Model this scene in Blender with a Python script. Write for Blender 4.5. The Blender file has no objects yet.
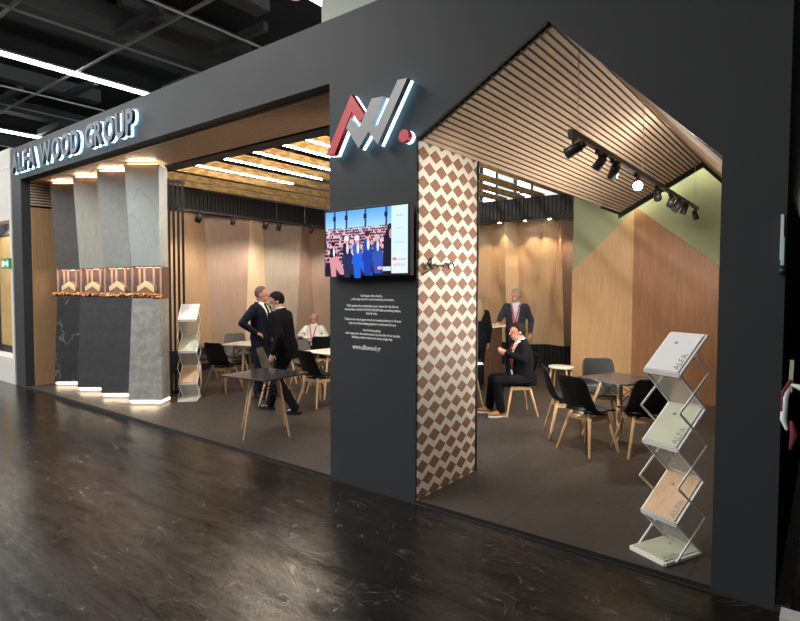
import bpy, bmesh, math, random
from mathutils import Vector as V, Matrix as M
random.seed(7)
S = bpy.context.scene
COL = S.collection
pi = math.pi

# ------------------------------------------------------------------ tagging helpers
def tag(o, label=None, cat=None, group=None, kind=None):
    if label: o['label'] = label
    if cat: o['category'] = cat
    if group: o['group'] = group
    if kind: o['kind'] = kind
    return o

def thing(name, label, cat, loc=(0, 0, 0), rz=0, group=None):
    o = bpy.data.objects.new(name, None); COL.objects.link(o)
    o.location = loc; o.rotation_euler = (0, 0, rz); o.empty_display_size = .1
    return tag(o, label, cat, group)

def copy_tree(o, parent=None):
    c = o.copy(); COL.objects.link(c)
    if parent: c.parent = parent
    for ch in list(o.children): copy_tree(ch, c)
    return c

class MB:
    def __init__(s): s.v = []; s.f = []; s.m = []; s.sm = []
    def add(s, vs, fs, m=0, smooth=False):
        b = len(s.v); s.v += [tuple(p) for p in vs]
        for f in fs:
            s.f.append([b + i for i in f]); s.m.append(m); s.sm.append(smooth)
        return s
    def box(s, a, b, m=0):
        x0, y0, z0 = a; x1, y1, z1 = b
        return s.add([(x0,y0,z0),(x1,y0,z0),(x1,y1,z0),(x0,y1,z0),(x0,y0,z1),(x1,y0,z1),(x1,y1,z1),(x0,y1,z1)],
              [(0,3,2,1),(4,5,6,7),(0,1,5,4),(1,2,6,5),(2,3,7,6),(3,0,4,7)], m)
    def hexa(s, lo, hi, m=0):   # two quads, same winding
        n = len(lo)
        return s.add(list(lo) + list(hi), [tuple(range(n))[::-1], tuple(range(n, 2*n))] +
              [(i, (i+1) % n, n + (i+1) % n, n + i) for i in range(n)], m)
    def bar(s, p, q, w, h=None, m=0, up=(0,0,1)):
        p, q = V(p), V(q); d = (q - p).normalized(); h = h or w
        u = d.cross(V(up))
        if u.length < 1e-4: u = d.cross(V((0,1,0)))
        u.normalize(); t = u.cross(d)
        c = [u*w/2 + t*h/2, -u*w/2 + t*h/2, -u*w/2 - t*h/2, u*w/2 - t*h/2]
        return s.hexa([p + k for k in c], [q + k for k in c], m)
    def tube(s, pts, rad, n=12, m=0, smooth=True, caps=True, flat=None):
        # swept tube with rounded ends; flat=(axis vector, factor) squashes the section
        pts = [V(p) for p in pts]; rad = list(rad) if hasattr(rad, '__len__') else [rad]*len(pts)
        P, R = [], []
        d0 = (pts[1]-pts[0]).normalized(); d1 = (pts[-1]-pts[-2]).normalized()
        if caps:
            for a in (.98, .8, .45): P.append(pts[0] - d0*rad[0]*a); R.append(rad[0]*math.sqrt(1-a*a))
        P += pts; R += rad
        if caps:
            for a in (.45, .8, .98): P.append(pts[-1] + d1*rad[-1]*a); R.append(rad[-1]*math.sqrt(1-a*a))
        vs, u = [], None
        for i, p in enumerate(P):
            d = (P[min(i+1, len(P)-1)] - P[max(i-1, 0)]).normalized()
            if u is None: u = d.cross(V((.31, .17, .93)) if abs(d.z) < .95 else V((1, .1, 0))).normalized()
            u = (u - d*u.dot(d)).normalized(); w = d.cross(u)
            for k in range(n):
                a = 2*pi*k/n; o = (u*math.cos(a) + w*math.sin(a))*R[i]
                if flat: ax = V(flat[0]); o = o - ax*o.dot(ax)*(1-flat[1])
                vs.append(p + o)
        fs = [(i*n+k, i*n+(k+1) % n, (i+1)*n+(k+1) % n, (i+1)*n+k) for i in range(len(P)-1) for k in range(n)]
        fs += [tuple(range(n))[::-1], tuple(range((len(P)-1)*n, len(P)*n))]
        return s.add(vs, fs, m, smooth)
    def cyl(s, p, q, r0, r1=None, n=16, m=0):
        return s.tube([p, q], [r0, r0 if r1 is None else r1], n, m, True, False)
    def ell(s, c, r, rot=None, m=0, nu=16, nv=10):
        vs = []; c = V(c)
        for j in range(nv+1):
            t = pi*j/nv
            for i in range(nu):
                a = 2*pi*i/nu; p = V((r[0]*math.sin(t)*math.cos(a), r[1]*math.sin(t)*math.sin(a), r[2]*math.cos(t)))
                vs.append(c + (rot @ p if rot else p))
        fs = [(j*nu+i, (j+1)*nu+i, (j+1)*nu+(i+1) % nu, j*nu+(i+1) % nu) for j in range(nv) for i in range(nu)]
        return s.add(vs, fs, m, True)
    def rings(s, rs, T=None, n=24, m=0, infl=0):   # stacked ellipses (z, hw, hd, yoff)
        vs = []
        for z, a, b, yo in rs:
            for k in range(n):
                t = 2*pi*k/n; ct, st = math.cos(t), math.sin(t)
                e = .82
                p = V(((a+infl)*math.copysign(abs(ct)**e, ct), yo + (b+infl)*math.copysign(abs(st)**e, st), z))
                vs.append(T @ p if T else p)
        L = len(rs)
        fs = [(j*n+i, j*n+(i+1) % n, (j+1)*n+(i+1) % n, (j+1)*n+i) for j in range(L-1) for i in range(n)]
        fs += [tuple(range(n))[::-1], tuple(range((L-1)*n, L*n))]
        return s.add(vs, fs, m, True)
    def prism(s, poly, y0, y1, m=0, front=None):   # polygon in x,z extruded along y
        n = len(poly)
        a = [(x, y0, z) for x, z in poly]; b = [(x, y1, z) for x, z in poly]
        i0 = len(s.f)
        s.hexa(a, b, m)
        if front is not None: s.m[i0] = front
        return s
    def build(s, name, mats=None, parent=None, loc=None, bevel=0, doubles=False, kind=None):
        me = bpy.data.meshes.new(name); me.from_pydata(s.v, [], s.f)
        for i, p in enumerate(me.polygons): p.material_index = s.m[i]; p.use_smooth = s.sm[i]
        bm = bmesh.new(); bm.from_mesh(me)
        if doubles: bmesh.ops.remove_doubles(bm, verts=bm.verts, dist=1e-4)
        bmesh.ops.recalc_face_normals(bm, faces=bm.faces)
        bm.to_mesh(me); bm.free()
        for k in (mats if isinstance(mats, (list, tuple)) else [mats]):
            if k: me.materials.append(k)
        o = bpy.data.objects.new(name, me); COL.objects.link(o)
        if parent: o.parent = parent
        if loc: o.location = loc
        if bevel:
            b = o.modifiers.new('bevel', 'BEVEL'); b.width = bevel; b.segments = 2; b.limit_method = 'ANGLE'
        if kind: o['kind'] = kind
        return o

def evaluated(o, mods):
    """applies modifiers given as (type, {props}) and swaps in the resulting mesh"""
    for t, pr in mods:
        md = o.modifiers.new(t.lower(), t)
        for k, v in pr.items(): setattr(md, k, v)
    dg = bpy.context.evaluated_depsgraph_get()
    me = bpy.data.meshes.new_from_object(o.evaluated_get(dg))
    old = o.data; mats = list(old.materials); o.modifiers.clear(); o.data = me
    if not me.materials:
        for k in mats: me.materials.append(k)
    for p in me.polygons: p.use_smooth = True
    bpy.data.meshes.remove(old)
    return o

# ------------------------------------------------------------------ materials
def mat(name, col=(.5,.5,.5), rough=.5, metal=0, emit=None, es=0, spec=.5, trans=0, alpha=1, ior=1.45, coat=0):
    m = bpy.data.materials.new(name); m.use_nodes = True
    b = m.node_tree.nodes['Principled BSDF']
    b.inputs['Base Color'].default_value = (*col, 1); b.inputs['Roughness'].default_value = rough
    b.inputs['Metallic'].default_value = metal; b.inputs['Specular IOR Level'].default_value = spec
    b.inputs['Transmission Weight'].default_value = trans; b.inputs['Alpha'].default_value = alpha; b.inputs['IOR'].default_value = ior
    b.inputs['Coat Weight'].default_value = coat
    if emit: b.inputs['Emission Color'].default_value = (*emit, 1); b.inputs['Emission Strength'].default_value = es
    return m

class NT:
    def __init__(s, m): s.t = m.node_tree; s.b = s.t.nodes['Principled BSDF']
    def n(s, t, ins=None, **kw):
        k = s.t.nodes.new(t)
        for a, v in kw.items(): setattr(k, a, v)
        for a, v in (ins or {}).items():
            if hasattr(v, 'is_output'): s.t.links.new(v, k.inputs[a])
            else: k.inputs[a].default_value = v
        return k
    def math(s, op, a, b=0.0, c=0.0):
        return s.n('ShaderNodeMath', {0: a, 1: b, 2: c}, operation=op).outputs[0]
    def coord(s, scale=(1,1,1), rot=(0,0,0)):
        c = s.n('ShaderNodeTexCoord').outputs['Object']
        return s.n('ShaderNodeMapping', {'Vector': c, 'Scale': scale, 'Rotation': rot}).outputs[0]
    def noise(s, vec, scale=5, det=4, rough=.55, dist=0):
        return s.n('ShaderNodeTexNoise', {'Vector': vec, 'Scale': scale, 'Detail': det, 'Roughness': rough, 'Distortion': dist}).outputs['Fac']
    def ramp(s, fac, stops):
        r = s.n('ShaderNodeValToRGB', {'Fac': fac}); e = r.color_ramp.elements
        while len(e) < len(stops): e.new(.5)
        for k, (p, c) in zip(e, stops):
            k.position = p; k.color = (*c, 1) if len(c) == 3 else c
        return r.outputs['Color']
    def bump(s, h, st=.2, d=.01):
        return s.n('ShaderNodeBump', {'Height': h, 'Strength': st, 'Distance': d}).outputs[0]
    def set(s, k, v): s.t.links.new(v, s.b.inputs[k])

def wood(name, c0, c1, grain=(14, 14, .7), rough=.45, contrast=1):
    m = mat(name, c0, rough); t = NT(m)
    v = t.coord(grain); n1 = t.noise(v, 3, 5, .6, .6)
    v2 = t.coord((grain[0]*5, grain[1]*5, grain[2]*1.5)); n2 = t.noise(v2, 4, 3, .6)
    f = t.math('ADD', t.math('MULTIPLY', n1, .65), t.math('MULTIPLY', n2, .35))
    t.set('Base Color', t.ramp(f, [(.5-.17/contrast, c1), (.5+.17/contrast, c0)]))
    t.set('Normal', t.bump(n2, .08, .003))
    return m

def stone(name, c0, c1, scale=3, rough=.5, vein=None, stretch=(1,1,1)):
    m = mat(name, c0, rough); t = NT(m); v = t.coord(stretch)
    n = t.noise(v, scale, 8, .65, .4); col = t.ramp(n, [(.35, c1), (.65, c0)])
    if vein:
        w = t.noise(t.coord((1,1,.6), (.5,.6,.3)), 1.6, 5, .5, .8)
        d = t.math('ABSOLUTE', t.math('SUBTRACT', w, .5))
        k = t.ramp(d, [(0, (1,1,1)), (.012, (0,0,0))])
        mx = t.n('ShaderNodeMix', data_type='RGBA'); t.t.links.new(k, mx.inputs[0]); t.t.links.new(col, mx.inputs[6]); mx.inputs[7].default_value = (*vein, 1)
        col = mx.outputs[2]
    t.set('Base Color', col); t.set('Normal', t.bump(n, .1, .005))
    return m

def srgb(r, g, b):
    f = lambda c: ((c/255+.055)/1.055)**2.4 if c > 10 else c/255/12.92
    return (f(r), f(g), f(b))

K = {}
K['charcoal'] = mat('charcoal_paint', (.047, .05, .055), .62, spec=.35)
_t = NT(K['charcoal']); _n = _t.noise(_t.coord((1,1,1)), 1.3, 3); _t.set('Base Color', _t.ramp(_n, [(.3, (.0285,.0305,.033)), (.7, (.033,.035,.0375))]))
K['black'] = mat('matte_black', (.012, .012, .013), .55)
K['blackm'] = mat('black_metal', (.02, .02, .022), .4)
K['oak'] = wood('light_oak', (.50, .335, .205), (.37, .23, .13))
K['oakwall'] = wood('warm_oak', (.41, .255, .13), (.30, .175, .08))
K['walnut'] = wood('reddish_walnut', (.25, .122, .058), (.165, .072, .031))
K['slatwood'] = wood('slat_oak', (.60, .45, .33), (.48, .34, .24), grain=(14, .7, 14), rough=.75)
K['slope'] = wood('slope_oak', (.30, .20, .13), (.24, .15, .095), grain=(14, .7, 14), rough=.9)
K['soffit'] = wood('soffit_oak', (.66, .43, .28), (.46, .28, .17), grain=(.7, 14, 14))
K['beech'] = wood('beech', (.62, .40, .22), (.48, .29, .15), grain=(20, 20, 2))
K['greywood'] = wood('greyish_oak', (.42, .335, .27), (.32, .25, .195))
K['lit_oak'] = wood('lit_facet_oak', (.74, .56, .37), (.64, .46, .29))  # narrow fold facets: the light they catch is put into a paler oak
K['pinkwood'] = wood('rosy_oak', (.40, .275, .21), (.30, .195, .14))
K['counterwood'] = wood('dark_counter_wood', (.12, .06, .035), (.07, .035, .02), grain=(14, 14, .7))
K['osb'] = mat('osb_board', (.5, .33, .16), .7)
_t = NT(K['osb']); _n = _t.n('ShaderNodeTexVoronoi', {'Vector': _t.coord((30, 10, 30)), 'Scale': 1.0}).outputs['Color']
_f = _t.n('ShaderNodeSeparateColor', {0: _n}).outputs[0]; _t.set('Base Color', _t.ramp(_f, [(.0, (.44,.23,.07)), (.5, (.60,.36,.13)), (1, (.72,.47,.20))]))
K['green'] = mat('olive_green_paint', srgb(128, 132, 104), .85)
K['stand_floor'] = mat('stand_laminate', (.1,.09,.08), .42, spec=.25)
_t = NT(K['stand_floor']); _n = _t.noise(_t.coord((1,1,1)), 1.1, 6, .6); _n2 = _t.noise(_t.coord((3,3,1)), 9, 4)
_f = _t.math('ADD', _t.math('MULTIPLY', _n, .7), _t.math('MULTIPLY', _n2, .3))
_c = _t.ramp(_f, [(.35, (.036,.030,.026)), (.65, (.056,.048,.042))])
_br = _t.n('ShaderNodeTexBrick', {'Vector': _t.coord((1,1,1)), 'Color1': (1,1,1,1), 'Color2': (.93,.93,.93,1), 'Mortar': (.25,.23,.2,1), 'Scale': 1.0, 'Mortar Size': .004, 'Brick Width': 1.25, 'Row Height': .84}).outputs['Color']
_mx = _t.n('ShaderNodeMix', data_type='RGBA', blend_type='MULTIPLY'); _mx.inputs[0].default_value = 1
_t.t.links.new(_c, _mx.inputs[6]); _t.t.links.new(_br, _mx.inputs[7]); _t.set('Base Color', _mx.outputs[2])
_t.set('Roughness', _t.ramp(_n2, [(.3, (.34,)*3), (.7, (.5,)*3)]))
# hall floor: dark sealed asphalt, glossy, streaked and scratched
K['hall_floor'] = mat('hall_floor', (.02,.019,.018), .2, spec=.5)
_t = NT(K['hall_floor'])
_a = _t.noise(_t.coord((1,1,1)), .8, 4, .6)
_st = _t.noise(_t.coord((1.2,5.5,1)), 1.0, 8, .74, .5)
_fi = _t.noise(_t.coord((5,16,1), (0,0,.25)), 2.0, 6, .75)
_gr = _t.noise(_t.coord((1,1,1)), 34, 4, .7)
def _line(rot, sc, w, seed):
    v = _t.n('ShaderNodeMapping', {'Vector': _t.coord((1,1,1), (0,0,rot)), 'Scale': (sc[0],sc[1],1), 'Location': (seed,seed*.7,0)}).outputs[0]
    n = _t.noise(v, 1.0, 3, .55, .2)
    l = _t.ramp(_t.math('ABSOLUTE', _t.math('SUBTRACT', n, .5)), [(0, (1,)*3), (w, (0,)*3)])
    p = _t.ramp(_t.noise(_t.coord((1,1,1), (0,0,rot)), 2.6+seed*.1, 3, .6), [(.52, (0,)*3), (.60, (1,)*3)])
    return _t.math('MULTIPLY', l, p)
_scr = _t.math('MAXIMUM', _t.math('MAXIMUM', _line(.5,(.8,7),.0045,1.3), _line(-.75,(.8,8),.004,4.1)), _t.math('MAXIMUM', _line(1.25,(.9,9),.004,7.7), _line(.05,(.6,6),.006,2.9)))
_crack = _t.ramp(_fi, [(.36, (1,)*3), (.43, (0,)*3)])
_dust = _t.math('MULTIPLY', _t.ramp(_gr, [(.60, (0,)*3), (.70, (1,)*3)]), _t.ramp(_st, [(.44, (0,)*3), (.62, (1,)*3)]))
_base = _t.ramp(_a, [(.35, (.006,.0052,.0046)), (.7, (.013,.0113,.0098))])
_lt = _t.math('MINIMUM', _t.math('ADD', _t.math('MULTIPLY', _scr, .45), _t.math('MULTIPLY', _dust, .22)), 1.0)
_mx = _t.n('ShaderNodeMix', data_type='RGBA'); _mx.inputs[7].default_value = (.13,.118,.10,1)
_t.t.links.new(_lt, _mx.inputs[0]); _t.t.links.new(_base, _mx.inputs[6])
_sm = _t.n('ShaderNodeTexBrick', {'Vector': _t.coord((1,1,1)), 'Color1': (0,0,0,1), 'Color2': (0,0,0,1), 'Mortar': (1,1,1,1), 'Scale': 1.0, 'Mortar Size': .03, 'Mortar Smooth': .3, 'Brick Width': 90.0, 'Row Height': 2.22}, offset=.0).outputs['Color']
_m3 = _t.n('ShaderNodeMix', data_type='RGBA'); _m3.inputs[7].default_value = (.032,.029,.025,1)
_t.t.links.new(_sm, _m3.inputs[0]); _t.t.links.new(_mx.outputs[2], _m3.inputs[6]); _t.set('Base Color', _m3.outputs[2])
_sp = _t.math('MULTIPLY', _t.ramp(_st, [(.36, (.14,)*3), (.62, (.72,)*3)]), _t.math('SUBTRACT', 1.0, _t.math('MULTIPLY', _crack, .75)))
_sp = _t.math('MULTIPLY', _sp, _t.math('SUBTRACT', 1.0, _t.math('MULTIPLY', _sm, .6)))
_t.set('Specular IOR Level', _sp)
_t.set('Roughness', _t.math('ADD', .10, _t.math('ADD', _t.math('MULTIPLY', _a, .14), _t.math('MULTIPLY', _lt, .3))))
_h = _t.math('ADD', _t.math('MULTIPLY', _st, .5), _t.math('ADD', _t.math('MULTIPLY', _fi, .5), _t.math('MULTIPLY', _gr, .12)))
_t.set('Normal', _t.bump(_h, .42, .009))

K['checker'] = mat('zigzag_wood_cladding', (.8,.75,.7), .5)
_t = NT(K['checker']); _c = _t.n('ShaderNodeTexCoord').outputs['Object']; _xyz = _t.n('ShaderNodeSeparateXYZ', {0: _c})
def _dia(oy, oz):
    fy = _t.math('ABSOLUTE', _t.math('SUBTRACT', _t.math('FRACT', _t.math('ADD', _t.math('DIVIDE', _xyz.outputs[1], .176), oy)), .5))
    fz = _t.math('ABSOLUTE', _t.math('SUBTRACT', _t.math('FRACT', _t.math('ADD', _t.math('DIVIDE', _xyz.outputs[2], .232), oz)), .5))
    return _t.math('ADD', _t.math('MULTIPLY', fy, 2.0), _t.math('MULTIPLY', fz, .232/.058))
_d = _t.math('MINIMUM', _dia(.1, .2), _dia(.6, .7))
_g = _t.noise(_t.coord((8, 8, 30), (.5, 0, 0)), 3, 4)
_br = _t.ramp(_g, [(.3, (.20,.095,.052)), (.7, (.33,.17,.10))])
_k = _t.ramp(_d, [(.97, (0,)*3), (1.0, (1,)*3)])
_e = _t.ramp(_d, [(.86, (1,)*3), (.95, (.45,)*3)])
_m1 = _t.n('ShaderNodeMix', data_type='RGBA', blend_type='MULTIPLY'); _m1.inputs[0].default_value = 1
_t.t.links.new(_br, _m1.inputs[6]); _t.t.links.new(_e, _m1.inputs[7])
_m2 = _t.n('ShaderNodeMix', data_type='RGBA'); _m2.inputs[7].default_value = (.74,.68,.61,1)
_t.t.links.new(_k, _m2.inputs[0]); _t.t.links.new(_m1.outputs[2], _m2.inputs[6]); _t.set('Base Color', _m2.outputs[2])

K['slab_dark'] = stone('dark_grey_stone', (.105,.10,.093), (.08,.077,.072), 9)
K['slab_sand'] = stone('sandy_stone', (.41,.40,.345), (.33,.325,.28), 4, stretch=(8,8,1))
K['slab_grey'] = stone('mid_grey_stone', (.33,.345,.32), (.28,.295,.275), 12)
K['slab_marble'] = stone('pale_veined_marble', (.44,.47,.455), (.38,.41,.40), 3, vein=(.30,.33,.33))
K['slab_black'] = stone('black_veined_marble', (.035,.035,.036), (.025,.025,.026), 5, vein=(.16,.16,.155))
K['slab_char'] = stone('charcoal_stone', (.062,.063,.066), (.045,.046,.048), 9)
K['slab_mott'] = stone('mottled_grey_stone', (.40,.405,.375), (.24,.245,.225), 9)
K['led'] = mat('warm_led', (1,1,1), .5, emit=(1,.82,.58), es=3.2)
K['ledw'] = mat('white_led', (1,1,1), .5, emit=(1,.9,.76), es=42)
K['hall_led'] = mat('hall_tube', (1,1,1), .5, emit=(.97,.98,1), es=13)
K['halo'] = mat('blue_white_acrylic', (.8,.9,1), .5, emit=(.45,.78,1), es=2.2)
K['sign_face'] = mat('sign_grey_face', (.06,.078,.10), .5)
K['logo_grey'] = mat('logo_grey', (.33,.34,.335), .4)
K['logo_red'] = mat('logo_red', (.62,.018,.028), .4)
K['copper'] = mat('copper_chips', (.62,.27,.12), .4, .6)
_t = NT(K['copper']); _n = _t.noise(_t.coord((1,1,1)), 45, 4); _t.set('Base Color', _t.ramp(_n, [(.4,(.28,.09,.03)),(.62,(.85,.48,.25))])); _t.set('Normal', _t.bump(_n, .9, .02))
K['rosy'] = mat('rosy_mirror', (.42,.30,.27), .12, .75)
K['chev'] = mat('pale_wood_chevron', (.80,.70,.42), .5)
K['chevside'] = wood('chevron_edge', (.38,.2,.1), (.28,.14,.07))
K['shell'] = mat('black_plastic', (.008,.008,.009), .5, spec=.3)
K['greyshell'] = mat('grey_plastic', (.085,.08,.072), .42)
K['cushion'] = mat('black_leatherette', (.014,.014,.015), .55, spec=.3)
K['cushion_g'] = mat('grey_leatherette', (.10,.10,.095), .5)
K['tabletop'] = stone('dark_slate_top', (.04,.04,.042), (.028,.028,.03), 8, rough=.18)
K['tabledge'] = mat('top_edge', (.05,.045,.04), .4)
K['whitetop'] = mat('white_tabletop', (.72,.66,.56), .35)
K['alu'] = mat('brushed_aluminium', (.80,.79,.75), .4, .0)
K['acrylic'] = mat('clear_acrylic', (.93,.95,.94), .1, trans=.0, alpha=.30)
K['paper'] = mat('white_paper', (.66,.67,.68), .5)
K['paper_green'] = mat('pale_green_print', (.50,.52,.39), .5)
K['paper_wood'] = wood('oak_print', (.62,.42,.26), (.5,.33,.2), grain=(20,3,20))
K['print_grey'] = mat('grey_print', (.22,.23,.22), .5)
K['ink'] = mat('dark_ink', (.06,.06,.06), .5)
K['skin'] = mat('skin', (.50,.28,.205), .5)
K['skin2'] = mat('skin_ruddy', (.54,.25,.18), .5)
K['suit_navy'] = mat('navy_suit', (.009,.011,.020), .85, spec=.15)
K['suit_black'] = mat('black_suit', (.006,.006,.008), .9, spec=.12)
K['blazer'] = mat('blue_grey_blazer', (.030,.034,.046), .85, spec=.15)
K['shirt'] = mat('white_shirt', (.78,.76,.73), .8)
K['shirt_blue'] = mat('pale_blue_shirt', (.50,.55,.66), .8)
K['red'] = mat('red_lanyard', (.55,.02,.03), .6)
K['hair_dark'] = mat('dark_hair', (.008,.006,.005), .8, spec=.2)
K['hair_grey'] = mat('grey_hair', (.36,.32,.27), .7)
K['hair_short'] = mat('cropped_grey_hair', (.13,.09,.07), .8)
K['hair_brown'] = mat('greying_brown_hair', (.012,.009,.007), .8, spec=.2)
K['hair_blond'] = mat('blond_hair', (.27,.18,.095), .55)
K['shoe_black'] = mat('black_leather', (.012,.012,.012), .25)
K['shoe_tan'] = mat('tan_leather', (.30,.13,.045), .5)
K['sole'] = mat('white_sole', (.7,.67,.62), .6)
K['eye'] = mat('eye', (.03,.02,.015), .3)
K['lip'] = mat('lip', (.36,.12,.10), .5)
K['whitewall'] = mat('neighbour_white', (.50,.49,.45), .7)
K['hallwall'] = mat('hall_pale_wall', (.56,.60,.52), .9)
K['window'] = mat('daylight_pane', (.8,.9,1), .2, emit=(.72,.86,1), es=4.5)
K['hallceil'] = mat('hall_dark_ceiling', (.009,.009,.010), .9)
K['steel'] = mat('dark_steel', (.5,.5,.5), .5, .4)
K['duct'] = mat('dark_duct', (.075,.077,.082), .6, .2)
K['exit'] = mat('exit_green', (.02,.22,.08), .5, emit=(.03,.35,.12), es=.12)
K['white'] = mat('white_mark', (.85,.87,.85), .6)
K['textw'] = mat('white_lettering', (.72,.72,.72), .6)
K['gold'] = stone('golden_board', (.50,.33,.13), (.36,.22,.08), 2)
K['lens'] = mat('spot_lens', (1,1,1), .3, emit=(1,.93,.8), es=26)
K['redtape'] = mat('red_tape', (.16,.02,.03), .6)
K['stick'] = mat('pale_stick', (.45,.45,.30), .6)
K['teal'] = mat('teal_print', (.45,.66,.64), .5)

# ------------------------------------------------------------------ camera
cam = bpy.data.cameras.new('camera'); co = bpy.data.objects.new('camera', cam); COL.objects.link(co); S.camera = co
yaw, pitch, roll = .657111, -.0424379, .0025545
fw = V((-math.sin(yaw)*math.cos(pitch), math.cos(yaw)*math.cos(pitch), math.sin(pitch))); r0 = V((math.cos(yaw), math.sin(yaw), 0)); u0 = r0.cross(fw)
R_ = r0*math.cos(roll) + u0*math.sin(roll); U_ = u0*math.cos(roll) - r0*math.sin(roll)
mw = M.Identity(4)
for i in range(3): mw[i][0], mw[i][1], mw[i][2] = R_[i], U_[i], -fw[i]
mw.translation = (0, -3.62268, 1.78); co.matrix_world = mw
cam.sensor_fit = 'HORIZONTAL'; cam.sensor_width = 36; cam.lens = 556.213/800*36; cam.clip_end = 200

# ------------------------------------------------------------------ lights
def light(kind, name, loc, target, power, col=(1,.82,.6), size=.1, spot=60, blend=.6, size_y=None):
    l = bpy.data.lights.new(name, kind); l.energy = power; l.color = col
    if kind == 'AREA':
        l.size = size
        if size_y: l.shape = 'RECTANGLE'; l.size_y = size_y
    else: l.shadow_soft_size = size
    if kind == 'SPOT': l.spot_size = math.radians(spot); l.spot_blend = blend
    o = bpy.data.objects.new(name, l); COL.objects.link(o); o.location = loc
    d = V(target) - V(loc); o.rotation_euler = d.to_track_quat('-Z', 'Y').to_euler()
    return o
WARM = (1, .74, .47); NEUT = (1, .92, .80)

# ------------------------------------------------------------------ setting: hall
MB().box((-40,-16,-.1), (14,26,.016)).build('floor', K['hall_floor'], kind='structure')
MB().box((-40,-16,7.6), (14,26,7.7)).build('ceiling', K['hallceil'], kind='structure')
b = MB()
b.box((-40,16,0), (14,16.2,7.6))
hw = b.build('wall_hall', K['hallwall'], kind='structure')
for i, x in enumerate((-14.8,-12.9,-10.69,-9.22,-4.2)):
    b = MB(); b.box((x-.42,15.93,3.9), (x-.27,16,6.8)); b.box((x+.27,15.93,3.9), (x+.34,16,6.8)); b.box((x-.42,15.93,6.72), (x+.34,16,6.8)); b.box((x-.42,15.93,3.9), (x+.34,16,3.98)); b.box((x-.27,15.94,5.3),(x+.27,16,5.36))
    w = b.build('window_%d' % (i+1), K['black'], kind='structure')
    MB().box((x-.27,15.96,3.98), (x+.27,15.99,6.72)).build('pane', K['window'], w)
MB().box((-6.35,2.6,5.0), (-2,3.3,7.55)).build('wall_bulkhead', K['hallwall'], kind='structure')
# ceiling steel grid
b = MB()
for x in (-33,-28,-24.5,-18.9,-17.2,-12.3,-9.95): b.box((x-.018,-14,6.96), (x+.018,24,7.0))
for y in (-9,-4.2,.35,2.48,4.6,7.4,11,16): b.box((-38,y-.025,6.98), (10,y+.025,7.03))
b.build('trim_1', K['steel'], kind='structure')
b = MB()
for x, y, sx, sy in ((-20.3,2.6,.5,7),(-17.2,1.6,.35,5),(-25.2,3,.6,6),(-12.0,3.4,.7,6),(-9.0,1.6,.4,4),(-10.9,3.2,.2,3)):
    b.box((x-sx/2,y-sy/2,7.15), (x+sx/2,y+sy/2,7.5))
for x, y in ((-16.2,3.2),(-18.3,2.2),(-21,4.2),(-11.2,2.2),(-13.6,4.6),(-10.2,3.9)):
    b.box((x-.9,y-.06,7.02),(x+.9,y+.06,7.2))
b.build('trim_2', K['duct'], kind='structure')
for i, (x, y0, y1) in enumerate(((-14.8,-11,5.0),(-22.1,-11,4.85),(-7.5,-11,4.6))):
    t = thing('ceiling_light', ['long white ceiling tube over the hall aisle, crossing the middle of the dark ceiling','shorter white ceiling tube low over the far left neighbouring stand','ceiling tube end beside the pale bulkhead above the stand header'][i], 'light', (x, 0, 7), 0, 'hall ceiling tubes')
    MB().box((-.09,y0,.0), (.09,y1,.05)).build('housing', K['steel'], t)
    MB().box((-.07,y0,-.05), (.07,y1,0)).build('diffuser', K['hall_led'], t)
t = thing('ceiling_detector', 'small pale red-tinted fitting on the dark hall ceiling near the header', 'detector', (-8.55,4.05,7.6))
MB().ell((0,0,-.06),(.16,.12,.06)).cyl((0,0,-.03),(0,0,0),.1).build('housing', mat('pinkish', (.5,.3,.28), .5, emit=(.6,.35,.33), es=.35), t)
for x in (-22,-14.8,-7.5): light('AREA', 'hall_tube_light', (x,-6.5,6.9), (x,-6.5,0), 520, (1,.98,.96), .3, size_y=9)
light('AREA', 'hall_tube_light', (-.2,-8,6.9), (-.2,-8,0), 80, (1,.97,.94), .3, size_y=7)
light('AREA', 'hall_daylight', (-8,11,7), (-8,14,2), 480, (.9,.96,1), 8, size_y=2)

# neighbour stands
b = MB()
b.box((-16,0,0), (-13.2,.2,4.2)); b.box((-13.2,0,2.95),(-11.46,.2,4.2)); b.box((-11.56,0,0),(-11.46,.5,2.95)); b.box((-13.2,.42,0),(-11.46,.5,3.0)); b.box((-13.2,.0,0),(-11.56,.42,.48)); b.box((-13.2,-.006,3.86),(-11.46,.01,3.872),1)
b.build('wall_neighbour', [K['whitewall'], K['steel']], kind='structure')
MB().box((-13.1,.30,.62),(-11.68,.34,2.74)).box((-13.12,.29,2.74),(-11.66,.35,2.78),1).box((-13.12,.29,.48),(-11.66,.35,.62),1).build('display_board', [K['gold'],K['black']])
tag(bpy.data.objects['display_board'], 'mottled golden brown board inside the white neighbouring stand at far left', 'board')
light('AREA','neighbour_light',(-12.3,.2,2.9),(-12.3,.22,0),9,(1,.9,.75),1.2,size_y=.2)
t = thing('exit_sign', 'small green sign with white pictogram on white neighbouring stand', 'sign', (-11.68,-.02,2.18))
MB().box((-.2,-.02,-.09),(.17,.019,.09)).build('sign_panel', K['exit'], t)
b = MB(); b.box((-.16,-.026,-.06),(-.06,-.021,.05)).box((-.03,-.026,-.03),(.05,-.021,.03)).box((.08,-.026,-.06),(.16,-.021,.05)); b.build('pictogram', K['white'], t)

MB().box((.03,-.02,0),(1.6,7,4.6)).build('wall_right_neighbour', K['black'], kind='structure')
MB().box((-.16,-.14,.005),(.9,-.02,.05)).build('trim_3', K['whitewall'], kind='structure')

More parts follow.
